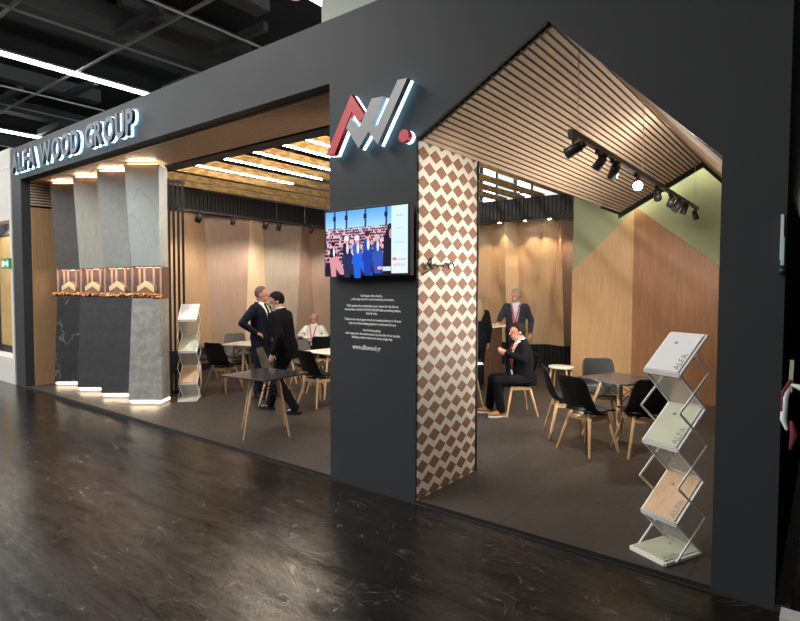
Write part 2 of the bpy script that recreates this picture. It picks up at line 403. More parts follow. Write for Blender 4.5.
# ------------------------------------------------------------------ stand shell
MB().box((-11.35,.006,0), (-.12,8.6,.04)).build('floor_stand', K['stand_floor'], kind='structure')
b = MB()
b.box((-11.4,0,0), (-10.98,.14,3.6))
b.box((-11.4,0,3.6), (-3.6,.14,4.16))
b.box((-3.6,0,0), (-2.63,.95,4.16))
b.prism([(-2.63,2.965),(-1.55,3.57),(-.5,2.52),(-.5,0),(-.19,0),(-.19,4.16),(-2.63,4.16)], 0, .05)
b.box((-.46,.05,0),(-.19,5.6,3.7))
b.box((-11.4,.14,0),(-11.1,8.6,3.8))
b.build('wall_front', K['charcoal'], kind='structure')
MB().box((-2.63,.012,.04),(-2.615,.935,2.945)).build('trim_4', K['checker'], kind='structure')
MB().box((-2.632,.935,.04),(-2.605,.955,2.945)).build('trim_5', K['black'], kind='structure')
MB().box((-10.98,.0,0),(-3.6,.006,.041)).box((-2.63,0,0),(-.5,.006,.041)).build('trim_12',K['black'],kind='structure')
# left end wall
b = MB(); b.box((-11.1,.14,.04),(-10.95,1.2,3.14))
b.build('wall_left_end', K['oakwall'], kind='structure')
b = MB(); b.box((-11.1,.14,3.16),(-11.02,1.2,3.6),1)
for k in range(9): b.box((-11.02,.14,3.18+k*.048),(-10.96,1.2,3.205+k*.048))
b.build('trim_6', [K['slatwood'],K['black']], kind='structure')
# slatted soffit behind the header
b = MB(); b.box((-11.1,.14,3.64),(-3.6,.88,3.68),1)
for k in range(15): b.box((-11.1,.15+k*.048,3.58),(-3.6,.15+k*.048+.036,3.64))
b.build('ceiling_soffit', [K['soffit'],K['black']], kind='structure')
MB().box((-11.1,.88,3.56),(-3.6,1.1,3.80)).build('trim_7', K['charcoal'], kind='structure')
# partition behind the slabs
MB().box((-11.1,1.5,.04),(-9.12,1.56,3.6)).build('wall_partition', K['black'], kind='structure')

# folded wooden walls
def folded(name, axis, base, edges, z0, z1, mats, depth=.16, back=.3):
    """edges: list of (position at bottom, position at top, outward offset); one child panel between neighbours"""
    root = MB()
    if axis == 'x': root.box((base-back-.1,edges[0][0]-.1,.04),(base-back,edges[-1][0]+.1,z1+.5))
    else: root.box((edges[0][0]-.1,base+back,.04),(edges[-1][0]+.1,base+back+.1,z1+.5))
    r = root.build(name, K['black'], kind='structure')
    for i in range(len(edges)-1):
        (a0,a1,o0),(b0,b1,o1) = edges[i], edges[i+1]
        def P(t, z, o):
            return (base+o, t, z) if axis == 'x' else (t, base-o, z)
        q = [P(a0,z0,o0),P(b0,z0,o1),P(b1,z1,o1),P(a1,z1,o0)]
        n = V((-.06,0,0)) if axis == 'x' else V((0,.06,0))
        pb = MB(); pb.hexa(q, [V(p)+n for p in q]); pb.build('wall_panel', mats[i % len(mats)], r)
    return r
folded('wall_left','x',-10.28,[(1.75,1.75,0),(2.52,2.72,.0),(3.36,3.2,-.22),(4.04,4.2,.02),(4.84,4.72,-.20),(5.52,5.72,.03),(6.4,6.2,-.22),(7.0,7.15,.02),(7.7,7.62,-.1)],.5,3.3,
       [K['oak'],K['oak'],K['pinkwood'],K['lit_oak'],K['greywood'],K['pinkwood'],K['pinkwood'],K['lit_oak']])
folded('wall_back','y',7.7,[(-10.2,-10.2,-.1),(-9.4,-9.2,0),(-8.6,-8.75,-.12),(-7.6,-7.45,0),(-7.1,-7.2,-.12),(-6.28,-6.16,-.14),(-5.66,-5.74,.1),(-5.44,-5.58,-.16),(-5.04,-4.8,.1),(-4.80,-4.58,-.16),(-4.34,-4.46,.1),(-4.14,-4.2,-.16),(-3.55,-3.5,.05)],.55,3.22,
       [K['oak'],K['greywood'],K['oak'],K['pinkwood'],K['oak'],K['oak'],K['lit_oak'],K['oak'],K['lit_oak'],K['oak'],K['pinkwood'],K['oak']])
# bases and black ribbed headers
def ribbed(name, a, b, axis, face, sign):
    m = MB(); m.box(a, b)
    lo = a[1] if axis == 'y' else a[0]; hi = b[1] if axis == 'y' else b[0]
    k = lo+.03
    while k < hi-.05:
        if axis == 'y': m.box((face,k,a[2]+.01),(face+sign*.02,k+.06,b[2]-.01))
        else: m.box((k,face,a[2]+.01),(k+.06,face+sign*.02,b[2]-.01))
        k += .09
    return m.build(name, K['ribs_back' if name=='trim_9' else 'ribs'], kind='structure')
K['ribs'] = mat('black_ribs', (.012,.0115,.011), .6, spec=.3)
ribbed('trim_8', (-10.4,1.75,3.28),(-10.0,7.5,3.68),'y',-10.0,1)
K['ribs_back'] = mat('grey_ribs', (.05,.047,.044), .6)
ribbed('trim_9', (-10.0,7.3,3.22),(-3.52,7.9,3.66),'x',7.3,-1)
ribbed('baseboard_left', (-10.4,1.75,.04),(-10.3,7.7,.5),'y',-10.3,1)
ribbed('baseboard_back', (-10.3,7.72,.04),(-3.5,7.9,.55),'x',7.72,-1)

# gable wall: green paint with house-shaped wood cladding
b = MB(); b.box((-3.46,5.66,.04),(-.46,5.9,3.66)); b.build('wall_gable', K['green'], kind='structure')
def zr(x): return 2.1 + (x+3.43)*.93
pk = -2.43; zp = zr(pk)
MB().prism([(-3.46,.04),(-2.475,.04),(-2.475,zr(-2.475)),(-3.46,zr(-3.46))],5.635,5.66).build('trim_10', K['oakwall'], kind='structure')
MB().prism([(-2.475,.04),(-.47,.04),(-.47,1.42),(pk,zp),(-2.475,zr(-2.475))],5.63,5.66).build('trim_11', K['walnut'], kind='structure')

# gable roof with slats running into the stand
E0, RG, RR = (-2.64,2.955), (-1.48,3.60), (-.47,2.50)
Y0, Y1 = .055, 5.36
b = MB()
b.prism([E0,RG,(RG[0],RG[1]+.1),(E0[0],E0[1]+.1)],Y0,Y1)
b.prism([RG,RR,(RR[0],RR[1]+.1),(RG[0],RG[1]+.1)],Y0,Y1)
gr = b.build('ceiling_gable', K['black'], kind='structure')
d = (V((RG[0],0,RG[1]))-V((E0[0],0,E0[1]))); L = d.length; d.normalize(); nn = V((d.z,0,-d.x))
b = MB(); k = .02
while k < L-.03:
    p = V((E0[0],0,E0[1]))+d*k; q = p+d*.034
    a = [p+nn*.004, q+nn*.004, q+nn*.022, p+nn*.022]
    b.hexa([(x.x,Y0,x.z) for x in a],[(x.x,Y1,x.z) for x in a]); k += .052
b.build('slats', K['slatwood'], gr)
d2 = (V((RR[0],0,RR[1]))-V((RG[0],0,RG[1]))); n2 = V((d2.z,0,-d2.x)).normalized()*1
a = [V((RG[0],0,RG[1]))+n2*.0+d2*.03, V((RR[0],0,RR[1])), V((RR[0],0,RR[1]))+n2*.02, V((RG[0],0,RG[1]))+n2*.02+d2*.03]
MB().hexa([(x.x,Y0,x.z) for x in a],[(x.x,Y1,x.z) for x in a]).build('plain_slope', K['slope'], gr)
b = MB()
b.prism([(E0[0],E0[1]-.1),(RG[0],RG[1]-.1),(RG[0],RG[1]+.1),(E0[0],E0[1]+.1)],Y1,Y1+.05)
b.prism([(RG[0],RG[1]-.1),(RR[0],RR[1]-.1),(RR[0],RR[1]+.1),(RG[0],RG[1]+.1)],Y1,Y1+.05)
b.box((E0[0]-.03,4.6,E0[1]-.03),(E0[0],Y1+.05,E0[1]+.1))
b.build('fascia', K['black'], gr)
b = MB()
b.prism([(E0[0]+.05,E0[1]+.0),(RG[0],RG[1]-.02),(RG[0],RG[1]+.01),(E0[0]+.05,E0[1]+.03)],Y1+.06,Y1+.08)
b.prism([(RG[0],RG[1]-.02),(RR[0],RR[1]),(RR[0],RR[1]+.03),(RG[0],RG[1]+.01)],Y1+.06,Y1+.08)
b.build('light_strip', mat('gable_led',(1,1,1),.5,emit=(1,.93,.66),es=5), gr)
b = MB()
b.box((E0[0]-.02,3.2,E0[1]+.11),(E0[0],Y1,E0[1]+.14)); b.build('edge_light', mat('edge_led',(1,1,1),.5,emit=(1,.93,.66),es=2), gr)

# ceiling baffles with light strips
xs = [-3.85,-4.43,-4.97,-5.42,-5.86,-6.5,-7.18,-7.93,-8.6,-9.25,-9.85]
ords = ['first','second','third','fourth','fifth','sixth','seventh','eighth','ninth','tenth','eleventh','twelfth']
bf = None
for i, x in enumerate(xs):
    if bf is None:
        bf = thing('ceiling_baffle', '', 'ceiling baffle', (x,0,3.69), 0, 'wood board ceiling baffles')
        MB().box((-.03,1.12,0),(.03,7.9,.11)).build('board', K['osb'], bf)
        MB().box((-.009,1.14,-.018),(.009,3.4,0)).build('light_strip', K['ledw'], bf)
        o = bf
    else:
        o = copy_tree(bf); o.location = (x,0,3.69)
        if x < -8.2:
            for c in list(o.children):
                if c.name.startswith('light_strip'): bpy.data.objects.remove(c)
    o['label'] = ('wood board ceiling baffle with light strip, %s one counting left from the patterned pillar' if x > -8.2 else 'plain wood board ceiling baffle, %s one counting left from the patterned pillar') % ords[i]

# ------------------------------------------------------------------ slab columns
SL = [(-10.66,.33,'slab_dark','slab_black'),(-9.75,.33,'slab_sand','slab_char'),(-8.93,.34,'slab_grey','slab_char'),(-8.09,.35,'slab_marble','slab_mott')]
ang = math.atan2(.61,.79)
lab = ['stone slab column farthest left, dark grey above and black veined marble below','stone slab column with sandy upper slab, second from the left end wall','stone slab column with plain mid-grey upper slab over charcoal, third from the left end wall','stone slab column with pale veined marble above mottled grey, nearest the black slatted screen']
for (x,y,mu,ml),lb in zip(SL,lab):
    t = thing('stone_column', lb, 'stone column', (x,y,.04), ang, 'leaning stone slab columns')
    W, D = .5, .34
    def slab(z0,z1,l0,l1,r0,r1,d0,d1):
        lo=[(l0,d0,z0),(r0,d0,z0),(r0-.02,D,z0),(l0,D,z0)]; hi=[(l1,d1,z1),(r1,d1,z1),(r1-.02,D,z1),(l1,D,z1)]
        return MB().hexa(lo,hi)
    slab(.08,1.56,0,.065,W,W-.02,0,.03).build('lower_slab',K[ml],t,bevel=.004)
    slab(2.03,3.50,.065,0,W-.02,W,.03,0).build('upper_slab',K[mu],t,bevel=.004)
    MB().box((.03,.03,0),(W-.03,D,.08)).box((.1,.16,3.50),(W-.1,D-.04,3.54)).build('plinth',K['whitewall'],t)
    MB().box((.02,.012,.03),(W-.02,.03,.055)).box((W-.03,.03,.03),(W-.012,D-.03,.055)).build('base_light',K['led'],t)
    MB().box((.03,.035,3.502),(W-.03,.05,3.515)).box((W-.05,.05,3.502),(W-.035,D-.03,3.515)).build('top_light',K['led'],t)
    MB().box((.0,.12,1.56),(W-.015,.14,2.03)).box((W-.035,.14,1.56),(W-.015,D,2.03)).build('mirror',K['rosy'],t)
    b=MB()
    for q in (.02,.13,.2,.34,.44): b.box((q,.11,1.56),(q+.03,.12,2.03))
    b.build('mirror_strip',K['pinkwood'],t)
    c=thing('chevron_block','','ornament',(0,0,0),ang,'pale chevron blocks')
    c.location = V((x,y,.04)) + M.Rotation(ang,3,'Z') @ V((.25,.05,1.635))
    h=MB(); h.prism([(-.115,.02),(0,.10),(.115,.02),(.115,.10),(0,.18),(-.115,.10)],-.0,.04); h.build('block',K['chev'],c)
    MB().prism([(-.115,-.03),(.115,-.03),(.115,.02),(0,.10),(-.115,.02)],.005,.035).build('wood_support',K['chevside'],c)
    c['label']='pale chevron block in the gap of the '+['dark and black stone column at far left','column with the sandy upper slab','column with the plain mid-grey upper slab','column with the veined marble upper slab'][SL.index((x,y,mu,ml))]
    # chips
    cb=MB()
    for k in range(80):
        px,py=random.uniform(-.02,W-.02),random.uniform(.03,.11)
        cb.ell((px,py,1.575+random.uniform(0,.05)),(random.uniform(.016,.036),random.uniform(.014,.03),random.uniform(.012,.024)),M.Rotation(random.uniform(0,3),3,'Z'),nu=6,nv=4)
    o=cb.build('chip_bed',K['copper'],t); o['kind']='stuff'
    light('AREA','slab_top_light',V((x,y,3.55))+M.Rotation(ang,3,'Z')@V((.25,.0,0)),V((x,y,3.7))+M.Rotation(ang,3,'Z')@V((.25,-.05,0)),1.4,WARM,.4,size_y=.05)
    light('AREA','slab_base_light',V((x,y,.11))+M.Rotation(ang,3,'Z')@V((.25,-.01,0)),V((x,y,0))+M.Rotation(ang,3,'Z')@V((.25,-.05,0)),.5,WARM,.4,size_y=.03)
    light('AREA','niche_light',V((x,y,2.06))+M.Rotation(ang,3,'Z')@V((.25,.03,0)),V((x,y,1.6))+M.Rotation(ang,3,'Z')@V((.25,.06,0)),.9,(1,.7,.5),.4,size_y=.05)

# black slatted screen beside the marble column
t = thing('slatted_screen','tall black slatted screen just right of the marble stone column','screen',(-8.39,1.2,.04))
for k in range(4):
    p=V((.034,.06,0))*k
    MB().bar((p.x,p.y,0),(p.x,p.y,3.44),.09,.036,up=(.5,.866,0)).build('slat',K['black'],t)
for z in (.03,3.41): MB().bar((-.02,-.034,z),(.122,.214,z),.05,.05).build('rail',K['black'],t)

# ------------------------------------------------------------------ sign lettering, logo, text
def glyph(body, size, extrude=0, offset=0, align='LEFT'):
    c = bpy.data.curves.new('glyph','FONT'); c.body=body; c.size=size; c.extrude=extrude; c.offset=offset; c.align_x=align; c.resolution_u=3
    o = bpy.data.objects.new('glyph',c); COL.objects.link(o)
    dg = bpy.context.evaluated_depsgraph_get(); me = bpy.data.meshes.new_from_object(o.evaluated_get(dg))
    bpy.data.objects.remove(o); bpy.data.curves.remove(c); return me
def place_text(name, me, mt, parent, x0=None, width=None, xc=None, z=0, y=0, hscale=1):
    xsr=[v.co.x for v in me.vertices]; a,b_=min(xsr),max(xsr); s = width/(b_-a) if width else 1
    for v in me.vertices:
        cx=(v.co.x-(a+b_)/2)*s + (xc if xc is not None else x0+(b_-a)*s/2)
        v.co = V((cx, y - v.co.z, z + v.co.y*hscale))
    me.materials.clear(); me.materials.append(mt)
    o=bpy.data.objects.new(name,me); COL.objects.link(o); o.parent=parent; return o
t = thing('sign_lettering','raised grey capital letters with blue-white backlight along the long header','sign',(0,0,0))
txt='ALFA WOOD GROUP'; sz=.44; sp=.045; adv=[]; 
for ch in txt:
    if ch==' ': adv.append(.2); continue
    me=glyph(ch,sz,0,.012); w=max(v.co.x for v in me.vertices)-min(v.co.x for v in me.vertices); bpy.data.meshes.remove(me); adv.append(w+sp)
sc=(4.13+sp)/sum(adv); x=-11.08; zb=3.70
for ch,a in zip(txt,adv):
    if ch!=' ':
        w=(a-sp)*sc
        o=place_text('letter',glyph(ch,sz,.022,.012),K['sign_face'],t,x0=x,width=w,z=zb,y=-.075)
        me=glyph(ch,sz,.014,.016); h=place_text('glow_back',me,K['halo'],o,x0=x,width=w+.008,z=zb,y=-.036)
    x+=a*sc
t = thing('logo_sign','raised red and grey angular logo with white halo on charcoal pillar','sign',(0,0,0))
def logo(name,poly,mt):
    o=MB().prism(poly,-.11,-.06).build(name,mt,t)
    cx=sum(p[0] for p in poly)/len(poly); cz=sum(p[1] for p in poly)/len(poly)
    MB().prism([(a,c_) for a,c_ in poly],-.058,-.022).build('glow_back',K['halo'],o)
logo('red_chevron',[(-3.536,2.933),(-3.235,3.399),(-3.085,3.199),(-3.147,3.145),(-3.233,3.256),(-3.438,2.923)],K['logo_red'])
logo('grey_zigzag',[(-3.295,3.132),(-3.244,3.208),(-3.154,3.097),(-3.008,3.32),(-2.883,3.311),(-2.997,3.126),(-2.961,3.079),(-2.738,3.41),(-2.645,3.402),(-2.944,2.935),(-3.043,3.057),(-3.151,2.936)],K['logo_grey'])
logo('red_dot',[(-2.68+.05*math.cos(2*pi*k/24),2.966+.05*math.sin(2*pi*k/24)) for k in range(24)],K['logo_red'])

t = thing('wall_text','white printed paragraph and web address on charcoal pillar below screen','lettering',(0,0,0))
lines=[('It all began with a family...',1.706,.25),('...with deep love for wood, humanity and nature.',1.676,.49),('With passion for authenticity and a vision for the future,',1.618,.585),('the founders of ALFA WOOD GROUP built something unique,',1.585,.63),('step by step.',1.556,.13),
 ('Today we are the largest wood processing industry in Greece',1.499,.635),('and one of the leading players in southeast Europe',1.465,.53),('And we keep going,',1.409,.2),('with respect for the environment, by the side of our people,',1.375,.62),('building a better tomorrow every single day.',1.343,.46)]
for s_,z,w in lines: place_text('text_line',glyph(s_,.027,.0006,.0009),K['textw'],t,xc=-3.1,width=w,z=z-.012,y=-.002)
place_text('web_address',glyph('www.alfawood.gr',.058,.0006,.0012),K['textw'],t,xc=-3.16,width=.325,z=1.235,y=-.002)
# dark script lettering standing off the patterned cladding
t = thing('script_lettering','thin black cursive script line on the zigzag patterned pillar side','lettering',(-2.612,0,0))
pts=[]
for k in range(120):
    s_=k/119; a=s_*34
    pts.append((.012,.05+s_*.46+.018*math.sin(a),1.945+.055*s_*.4+.028*math.cos(a)*(.6+.4*math.sin(s_*9))))
MB().tube(pts,.0055,6).build('script_stroke',K['black'],t)
MB().tube([(.012,.04,1.88),(.012,.1,1.9),(.012,.17,1.93),(.012,.16,2.02),(.012,.12,1.98),(.012,.2,1.93)],.007,6).build('capital_stroke',K['black'],t)

# ------------------------------------------------------------------ television
t = thing('wall_television','wall-mounted flat screen showing a seated conference audience','television',(-3.095,0,2.16))
MB().box((-.475,-.10,-.29),(.475,-.045,.29)).build('housing',K['shell'],t,bevel=.006)
MB().box((-.2,-.045,-.15),(.2,-.0,.15)).build('wall_bracket',K['blackm'],t)
scm=mat('screen_picture',(0,0,0),.25); _t=NT(scm); at_=_t.n('ShaderNodeVertexColor'); at_.layer_name='picture'
_t.t.links.new(at_.outputs['Color'],_t.b.inputs['Emission Color']); _t.b.inputs['Emission Strength'].default_value=.62
b=MB(); cols=[]; yy=[-.1015]
def poly(ps,c):
    yy[0]-=1.5e-6; b.add([(x,yy[0],z) for x,z in ps],[tuple(range(len(ps)))]); cols.append(srgb(*c))
def rect(x0,z0,x1,z1,c): poly([(x0,z0),(x1,z0),(x1,z1),(x0,z1)],c)
def oval(x,z,a,h,c,n=10): poly([(x+a*math.cos(2*pi*k/n),z+h*math.sin(2*pi*k/n)) for k in range(n)],c)
rect(-.455,-.27,.455,.27,(120,185,235))
for k in range(8): rect(-.455,.27-.025*(k+1),.29,.27-.025*k,(95+k*12,165+k*8,230))
for x in (-.345,-.205,.01,.235): rect(x-.01,.09,x+.012,.27,(40,70,130)); rect(x-.02,.19,x+.015,.23,(20,30,60))
R=random.Random(3)
rect(-.455,-.27,.29,.10,(60,50,90))
for row in range(11):
    z=.115-row*.02-row*row*.0007; s_=.010+row*.0016; n=int(46-row*2.6)
    for k in range(n):
        x=-.45+.735*(k+R.random())/n
        c=R.choice([(60,60,110),(30,35,75),(90,90,150),(190,190,225),(50,40,60),(130,90,140),(45,80,170)])
        oval(x,z-s_*2.2,s_*1.3,s_*1.8,c,8)
        oval(x,z,s_*.7,s_,R.choice([(235,170,165),(210,140,140),(245,190,190),(190,120,130)]),8)
        oval(x,z+s_*.5,s_*.72,s_*.6,R.choice([(40,25,40),(90,70,90),(200,190,210),(60,40,50)]),7)
rect(-.455,-.27,.29,-.20,(35,40,80))
def sitter(x,z,s,jac,leg,hair,face=(225,150,150),ln=1):
    oval(x,z-.085*s,.05*s,.075*s,jac); oval(x+.008*s,z-.07*s,.014*s,.05*s,(215,225,250))
    poly([(x-.05*s,z-.13*s),(x+.05*s,z-.11*s),(x+.12*s,z-.2*s),(x+.17*s,z-.30*s),(x+.1*s,z-.30*s),(x+.02*s,z-.22*s),(x-.06*s,z-.2*s)],leg)
    poly([(x-.05*s,z-.15*s),(x+.03*s,z-.15*s),(x+.04*s,z-.32*s),(x-.03*s,z-.32*s)],leg)
    oval(x,z,.026*s,.034*s,face); oval(x-.003*s,z+.014*s,.028*s,.024*s,hair)
    oval(x+.045*s,z-.06*s,.018*s,.02*s,face)
sitter(-.36,-.02,.85,(30,25,50),(210,140,150),(30,20,30)); sitter(-.2,.02,1.0,(28,30,60),(35,40,85),(225,220,235)); sitter(-.08,.02,1.02,(45,95,200),(30,95,210),(235,225,235)); sitter(.035,.05,1.05,(35,70,160),(25,60,160),(50,40,50)); sitter(.14,.02,.9,(45,70,140),(50,80,170),(190,180,190))
poly([(.20,-.27),(.21,.02),(.24,.09),(.29,.11),(.29,-.27)],(22,20,38)); oval(.275,.09,.03,.045,(40,30,45)); oval(.285,.05,.02,.04,(190,130,150))
rect(-.455,-.27,-.40,-.17,(25,22,45)); oval(.17,-.225,.03,.014,(225,170,180)); rect(.2,-.25,.285,-.215,(200,215,235))
rect(.29,-.27,.455,.27,(205,228,240)); rect(.29,-.27,.455,-.1,(214,228,236))
def scr_text(s_,xc,z,w,c):
    me=glyph(s_,.05,0); xsr=[v.co.x for v in me.vertices]; a,bb=min(xsr),max(xsr); k=w/(bb-a); yy[0]-=2e-5
    base=len(b.v); b.v+= [((v.co.x-(a+bb)/2)*k+xc,yy[0],z+v.co.y*k) for v in me.vertices]
    for p in me.polygons: b.f.append([base+i for i in p.vertices]); b.m.append(0); b.sm.append(False); cols.append(srgb(*c))
    bpy.data.meshes.remove(me)
scr_text('alfa wood',.372,.185,.075,(120,135,150)); scr_text('group',.372,.085,.055,(150,165,180)); scr_text('conference',.372,-.03,.095,(140,155,165)); 
oval(.322,-.155,.02,.013,(225,60,60)); poly([(.317,-.162),(.317,-.148),(.329,-.155)],(245,235,235)); scr_text('YouTube',.39,-.165,.085,(80,85,95)); scr_text('NETFLIX',.372,-.215,.12,(225,95,110))
o=b.build('screen',scm,t)
ca=o.data.color_attributes.new('picture','FLOAT_COLOR','CORNER')
for p in o.data.polygons:
    for li in p.loop_indices: ca.data[li].color=(*cols[p.index],1)

# ------------------------------------------------------------------ track lights
def track(name,label,a,b_,lamps,group,wires):
    t=thing(name,label,'track light',a,0,None)
    L=(V(b_)-V(a)).y
    MB().box((-.018,0,-.015),(.018,L,.02)).build('rail',K['blackm'],t)
    for y,top in wires: MB().cyl((0,y,.02),(0,y,top),.003,n=6).build('suspension_wire',K['steel'],t)
    for y,tgt,pw,on,s in lamps:
        h=MB().box((-.016,y-.05,-.045),(.016,y+.05,-.015)).cyl((0,y,-.045),(0,y,-.085),.008).build('spot_head',K['blackm'],t)
        d=(V(tgt)-V((a[0],a[1]+y,a[2]-.11))).normalized(); c=V((0,y,-.115))
        MB().cyl(c-d*.075*s,c+d*.06*s,.042*s,.048*s).cyl(c-d*.11*s,c-d*.075*s,.03*s).build('barrel',K['blackm'],h)
        MB().cyl(c+d*.055*s,c+d*.062*s,.040*s).build('lens',K['lens'] if on else K['greyshell'],h)
        if pw:
            p=V(a)+c+d*.075*s
            light('SPOT','spot_light',p,p+d,pw,NEUT,.035,88,.8)
    return t
track('track_light','long black ceiling track with spot heads hanging under the slatted gable roof',(-1.46,.2,2.86),(-1.46,4.95,2.86),
  [(.06,(-2.63,.35,2.3),30,False,.85),(.62,(-2.63,.5,1.0),40,False,.8),(1.0,(-2.6,2.4,.8),150,False,.85),(1.72,(-.2,-1.6,1.55),40,True,1.05),(2.5,(-1.9,5.6,1.0),48,False,.85),(3.1,(-2.7,5.6,1.2),52,True,.75),(3.45,(-3.4,4.2,.7),170,False,1.05),(3.85,(-2.3,3.0,.0),90,False,.8),(4.6,(-1.0,5.6,.8),10,True,.75)],None,[(.15,.72),(1.9,.72),(4.5,.72)])
track('track_light','long black spot rail hung before the folded wood wall at the left',(-9.35,1.9,3.17),(-9.35,7.0,3.17),
  [(.45,(-10.2,2.3,1.8),29,False,1.3),(1.2,(-10.2,3.1,1.7),29,False,1.0),(2.0,(-10.2,3.9,1.7),30,False,1.2),(2.35,(-10.2,4.5,1.9),29,False,1.2),(3.3,(-10.2,5.2,1.7),29,False,1.0),(4.1,(-10.2,6.0,1.7),29,False,1.3),(4.7,(-10.2,6.8,1.7),29,False,1.0)],None,[(.1,.43),(2.3,.43),(3.1,.43)])
for x in (-8.9,-8.0,-7.0,-6.3,-5.75,-5.15,-4.6,-4.05):
    light('SPOT','downlight',(x,7.36,3.16),(x,7.62,1.8),22,WARM,.03,84,.5)
t=thing('downlight_strip','thin dark rail of small downlights under the black back header','light',(0,0,0))
MB().box((-9.2,7.34,3.19),(-3.6,7.42,3.22)).build('rail',K['blackm'],t)
for x in (-6.3,-5.75,-5.15,-4.6,-4.05): MB().cyl((x,7.38,3.19),(x,7.38,3.175),.03).build('lens',K['lens'],t)
light('AREA','slat_fill',(-1.46,2.6,2.92),(-2.25,2.6,3.12),16,NEUT,.05,size_y=4.6)  # added fill that brightens the roof slats; the rail carries no such lamp
light('AREA','slat_fill_right',(-.54,2.3,1.95),(-1.8,2.3,3.2),60,NEUT,.5,size_y=4.3)  # unseen fill added for slats and patterned cladding, no fixture on this wall
# glow behind the gable roof edge
for k in (0.15,.5,.85):
    x=E0[0]+(RG[0]-E0[0])*k; z=E0[1]+(RG[1]-E0[1])*k
    light('AREA','gable_glow',(x,Y1+.1,z+.02),(x,Y1+.27,z-.06),.7,(1,.93,.66),.4,size_y=.05)
for k in (.2,.6):
    x=RG[0]+(RR[0]-RG[0])*k; z=RG[1]+(RR[1]-RG[1])*k
    light('AREA','gable_glow',(x,Y1+.1,z+.02),(x,Y1+.27,z-.06),.25,(1,.93,.66),.4,size_y=.05)

# ------------------------------------------------------------------ chairs
def shell_mesh():
    prof=[(.235,.415,.15),(.215,.44,.19),(.13,.447,.215),(.02,.432,.228),(-.09,.428,.232),(-.165,.447,.232),(-.205,.50,.228),(-.228,.58,.216),(-.25,.67,.206),(-.268,.75,.20),(-.280,.80,.185),(-.285,.825,.15)]
    cr=[.0,.012,.02,.03,.042,.06,.07,.06,.045,.03,.022,.018]
    n=13; vs=[]
    for i,((y,z,w),c) in enumerate(zip(prof,cr)):
        j=min(i+1,len(prof)-1); k=max(i-1,0)
        ty,tz=prof[j][0]-prof[k][0],prof[j][1]-prof[k][1]; l=math.hypot(ty,tz); ny,nz=tz/l,-ty/l   # normal toward sitter
        if nz<0 and abs(nz)>abs(ny): ny,nz=-ny,-nz
        if i>5 and ny<0: ny,nz=-ny,-nz
        for u in range(n):
            a=u/(n-1)*2-1; o=c*abs(a)**2.2
            vs.append((a*w,y+ny*o,z+nz*o))
    fs=[(i*n+u,i*n+u+1,(i+1)*n+u+1,(i+1)*n+u) for i in range(len(prof)-1) for u in range(n-1)]
    return vs,fs
def chair_proto(sh,cu):
    t=thing('dining_chair','','chair',(0,0,0))
    vs,fs=shell_mesh(); o=MB().add(vs,fs,0,True).build('shell',sh,t)
    evaluated(o,[('SOLIDIFY',{'thickness':.012,'offset':-1}),('SUBSURF',{'levels':1,'render_levels':1})])
    b=MB(); n=9; vs=[]
    for i,(y,z,w) in enumerate([(.215,.448,.15),(.19,.468,.18),(.08,.474,.195),(-.05,.468,.2),(-.14,.47,.19),(-.17,.475,.16)]):
        for u in range(n): a=u/(n-1)*2-1; vs.append((a*w,y,z-.012*abs(a)**3+.010*(a*a)))
    b.add(vs,[(i*n+u,i*n+u+1,(i+1)*n+u+1,(i+1)*n+u) for i in range(5) for u in range(n-1)],0,True)
    o=b.build('seat_cushion',cu,t); evaluated(o,[('SOLIDIFY',{'thickness':.03,'offset':-1}),('SUBSURF',{'levels':1,'render_levels':1})])
    for sx in (-1,1):
        for sy in (-1,1): MB().tube([(sx*.13,sy*.12,.41),(sx*.225,sy*.215,.008)],[.021,.013],10).build('leg',K['beech'],t)
    b=MB(); z=.375
    b.bar((-.14,-.13,z),(.14,-.13,z),.022,.045).bar((-.14,.13,z),(.14,.13,z),.022,.045).bar((-.14,-.13,z),(-.14,.13,z),.022,.045).bar((.14,-.13,z),(.14,.13,z),.022,.045)
    b.build('apron',K['beech'],t)
    MB().bar((-.13,-.12,.4),(.13,.12,.4),.03,.02).bar((-.13,.12,.4),(.13,-.12,.4),.03,.02).build('seat_mount',K['blackm'],t)
    return t
protoB=chair_proto(K['shell'],K['cushion']); protoG=chair_proto(K['greyshell'],K['cushion_g'])
used={}
def chair(x,y,f,label,grey=False,group='moulded shell chairs around the tables'):
    pr=protoG if grey else protoB
    t=pr if not used.get(grey) else copy_tree(pr); used[grey]=1
    t.location=(x,y,.04); t.rotation_euler=(0,0,math.atan2(-f[0],f[1])); t['label']=label; t['group']=group
    return t
chair(-2.0,2.25,(.4,.92),'black shell chair nearest the patterned pillar, back turned, at the right slate table')
chair(-2.42,2.72,(.85,.5),'black shell chair seen edge-on behind the nearest right-hand chair')
chair(-2.22,3.42,(.55,-.85),'black shell chair facing out on the far side of the right slate table')
chair(-1.52,2.50,(-.62,.78),'black shell chair half hidden behind the large zigzag brochure stand')
chair(-3.36,3.38,(-.72,-.69),'black shell chair under the seated man in black suit with red lanyard')
chair(-7.98,1.9,(-.25,.97),'black shell chair with its back to the aisle, right of the small brochure stand')
chair(-8.97,2.87,(.85,-.5),'grey shell chair behind the table beside the folded wood wall, left of the standing men',True)
chair(-7.85,3.15,(-.75,-.6),'black shell chair right of the far left table, half hidden by man with tie')
chair(-9.05,2.15,(.97,.25),'black shell chair left of the far left table, partly behind small brochure stand')
chair(-6.50,1.80,(.79,.61),'grey shell chair with its rim showing between the two standing men',True)
chair(-5.92,2.09,(.1,.99),'black shell chair just right of the man leaning on the front table')
chair(-6.95,2.82,(.97,-.15),'grey shell chair across the white-topped table, below the seated man in white shirt',True)
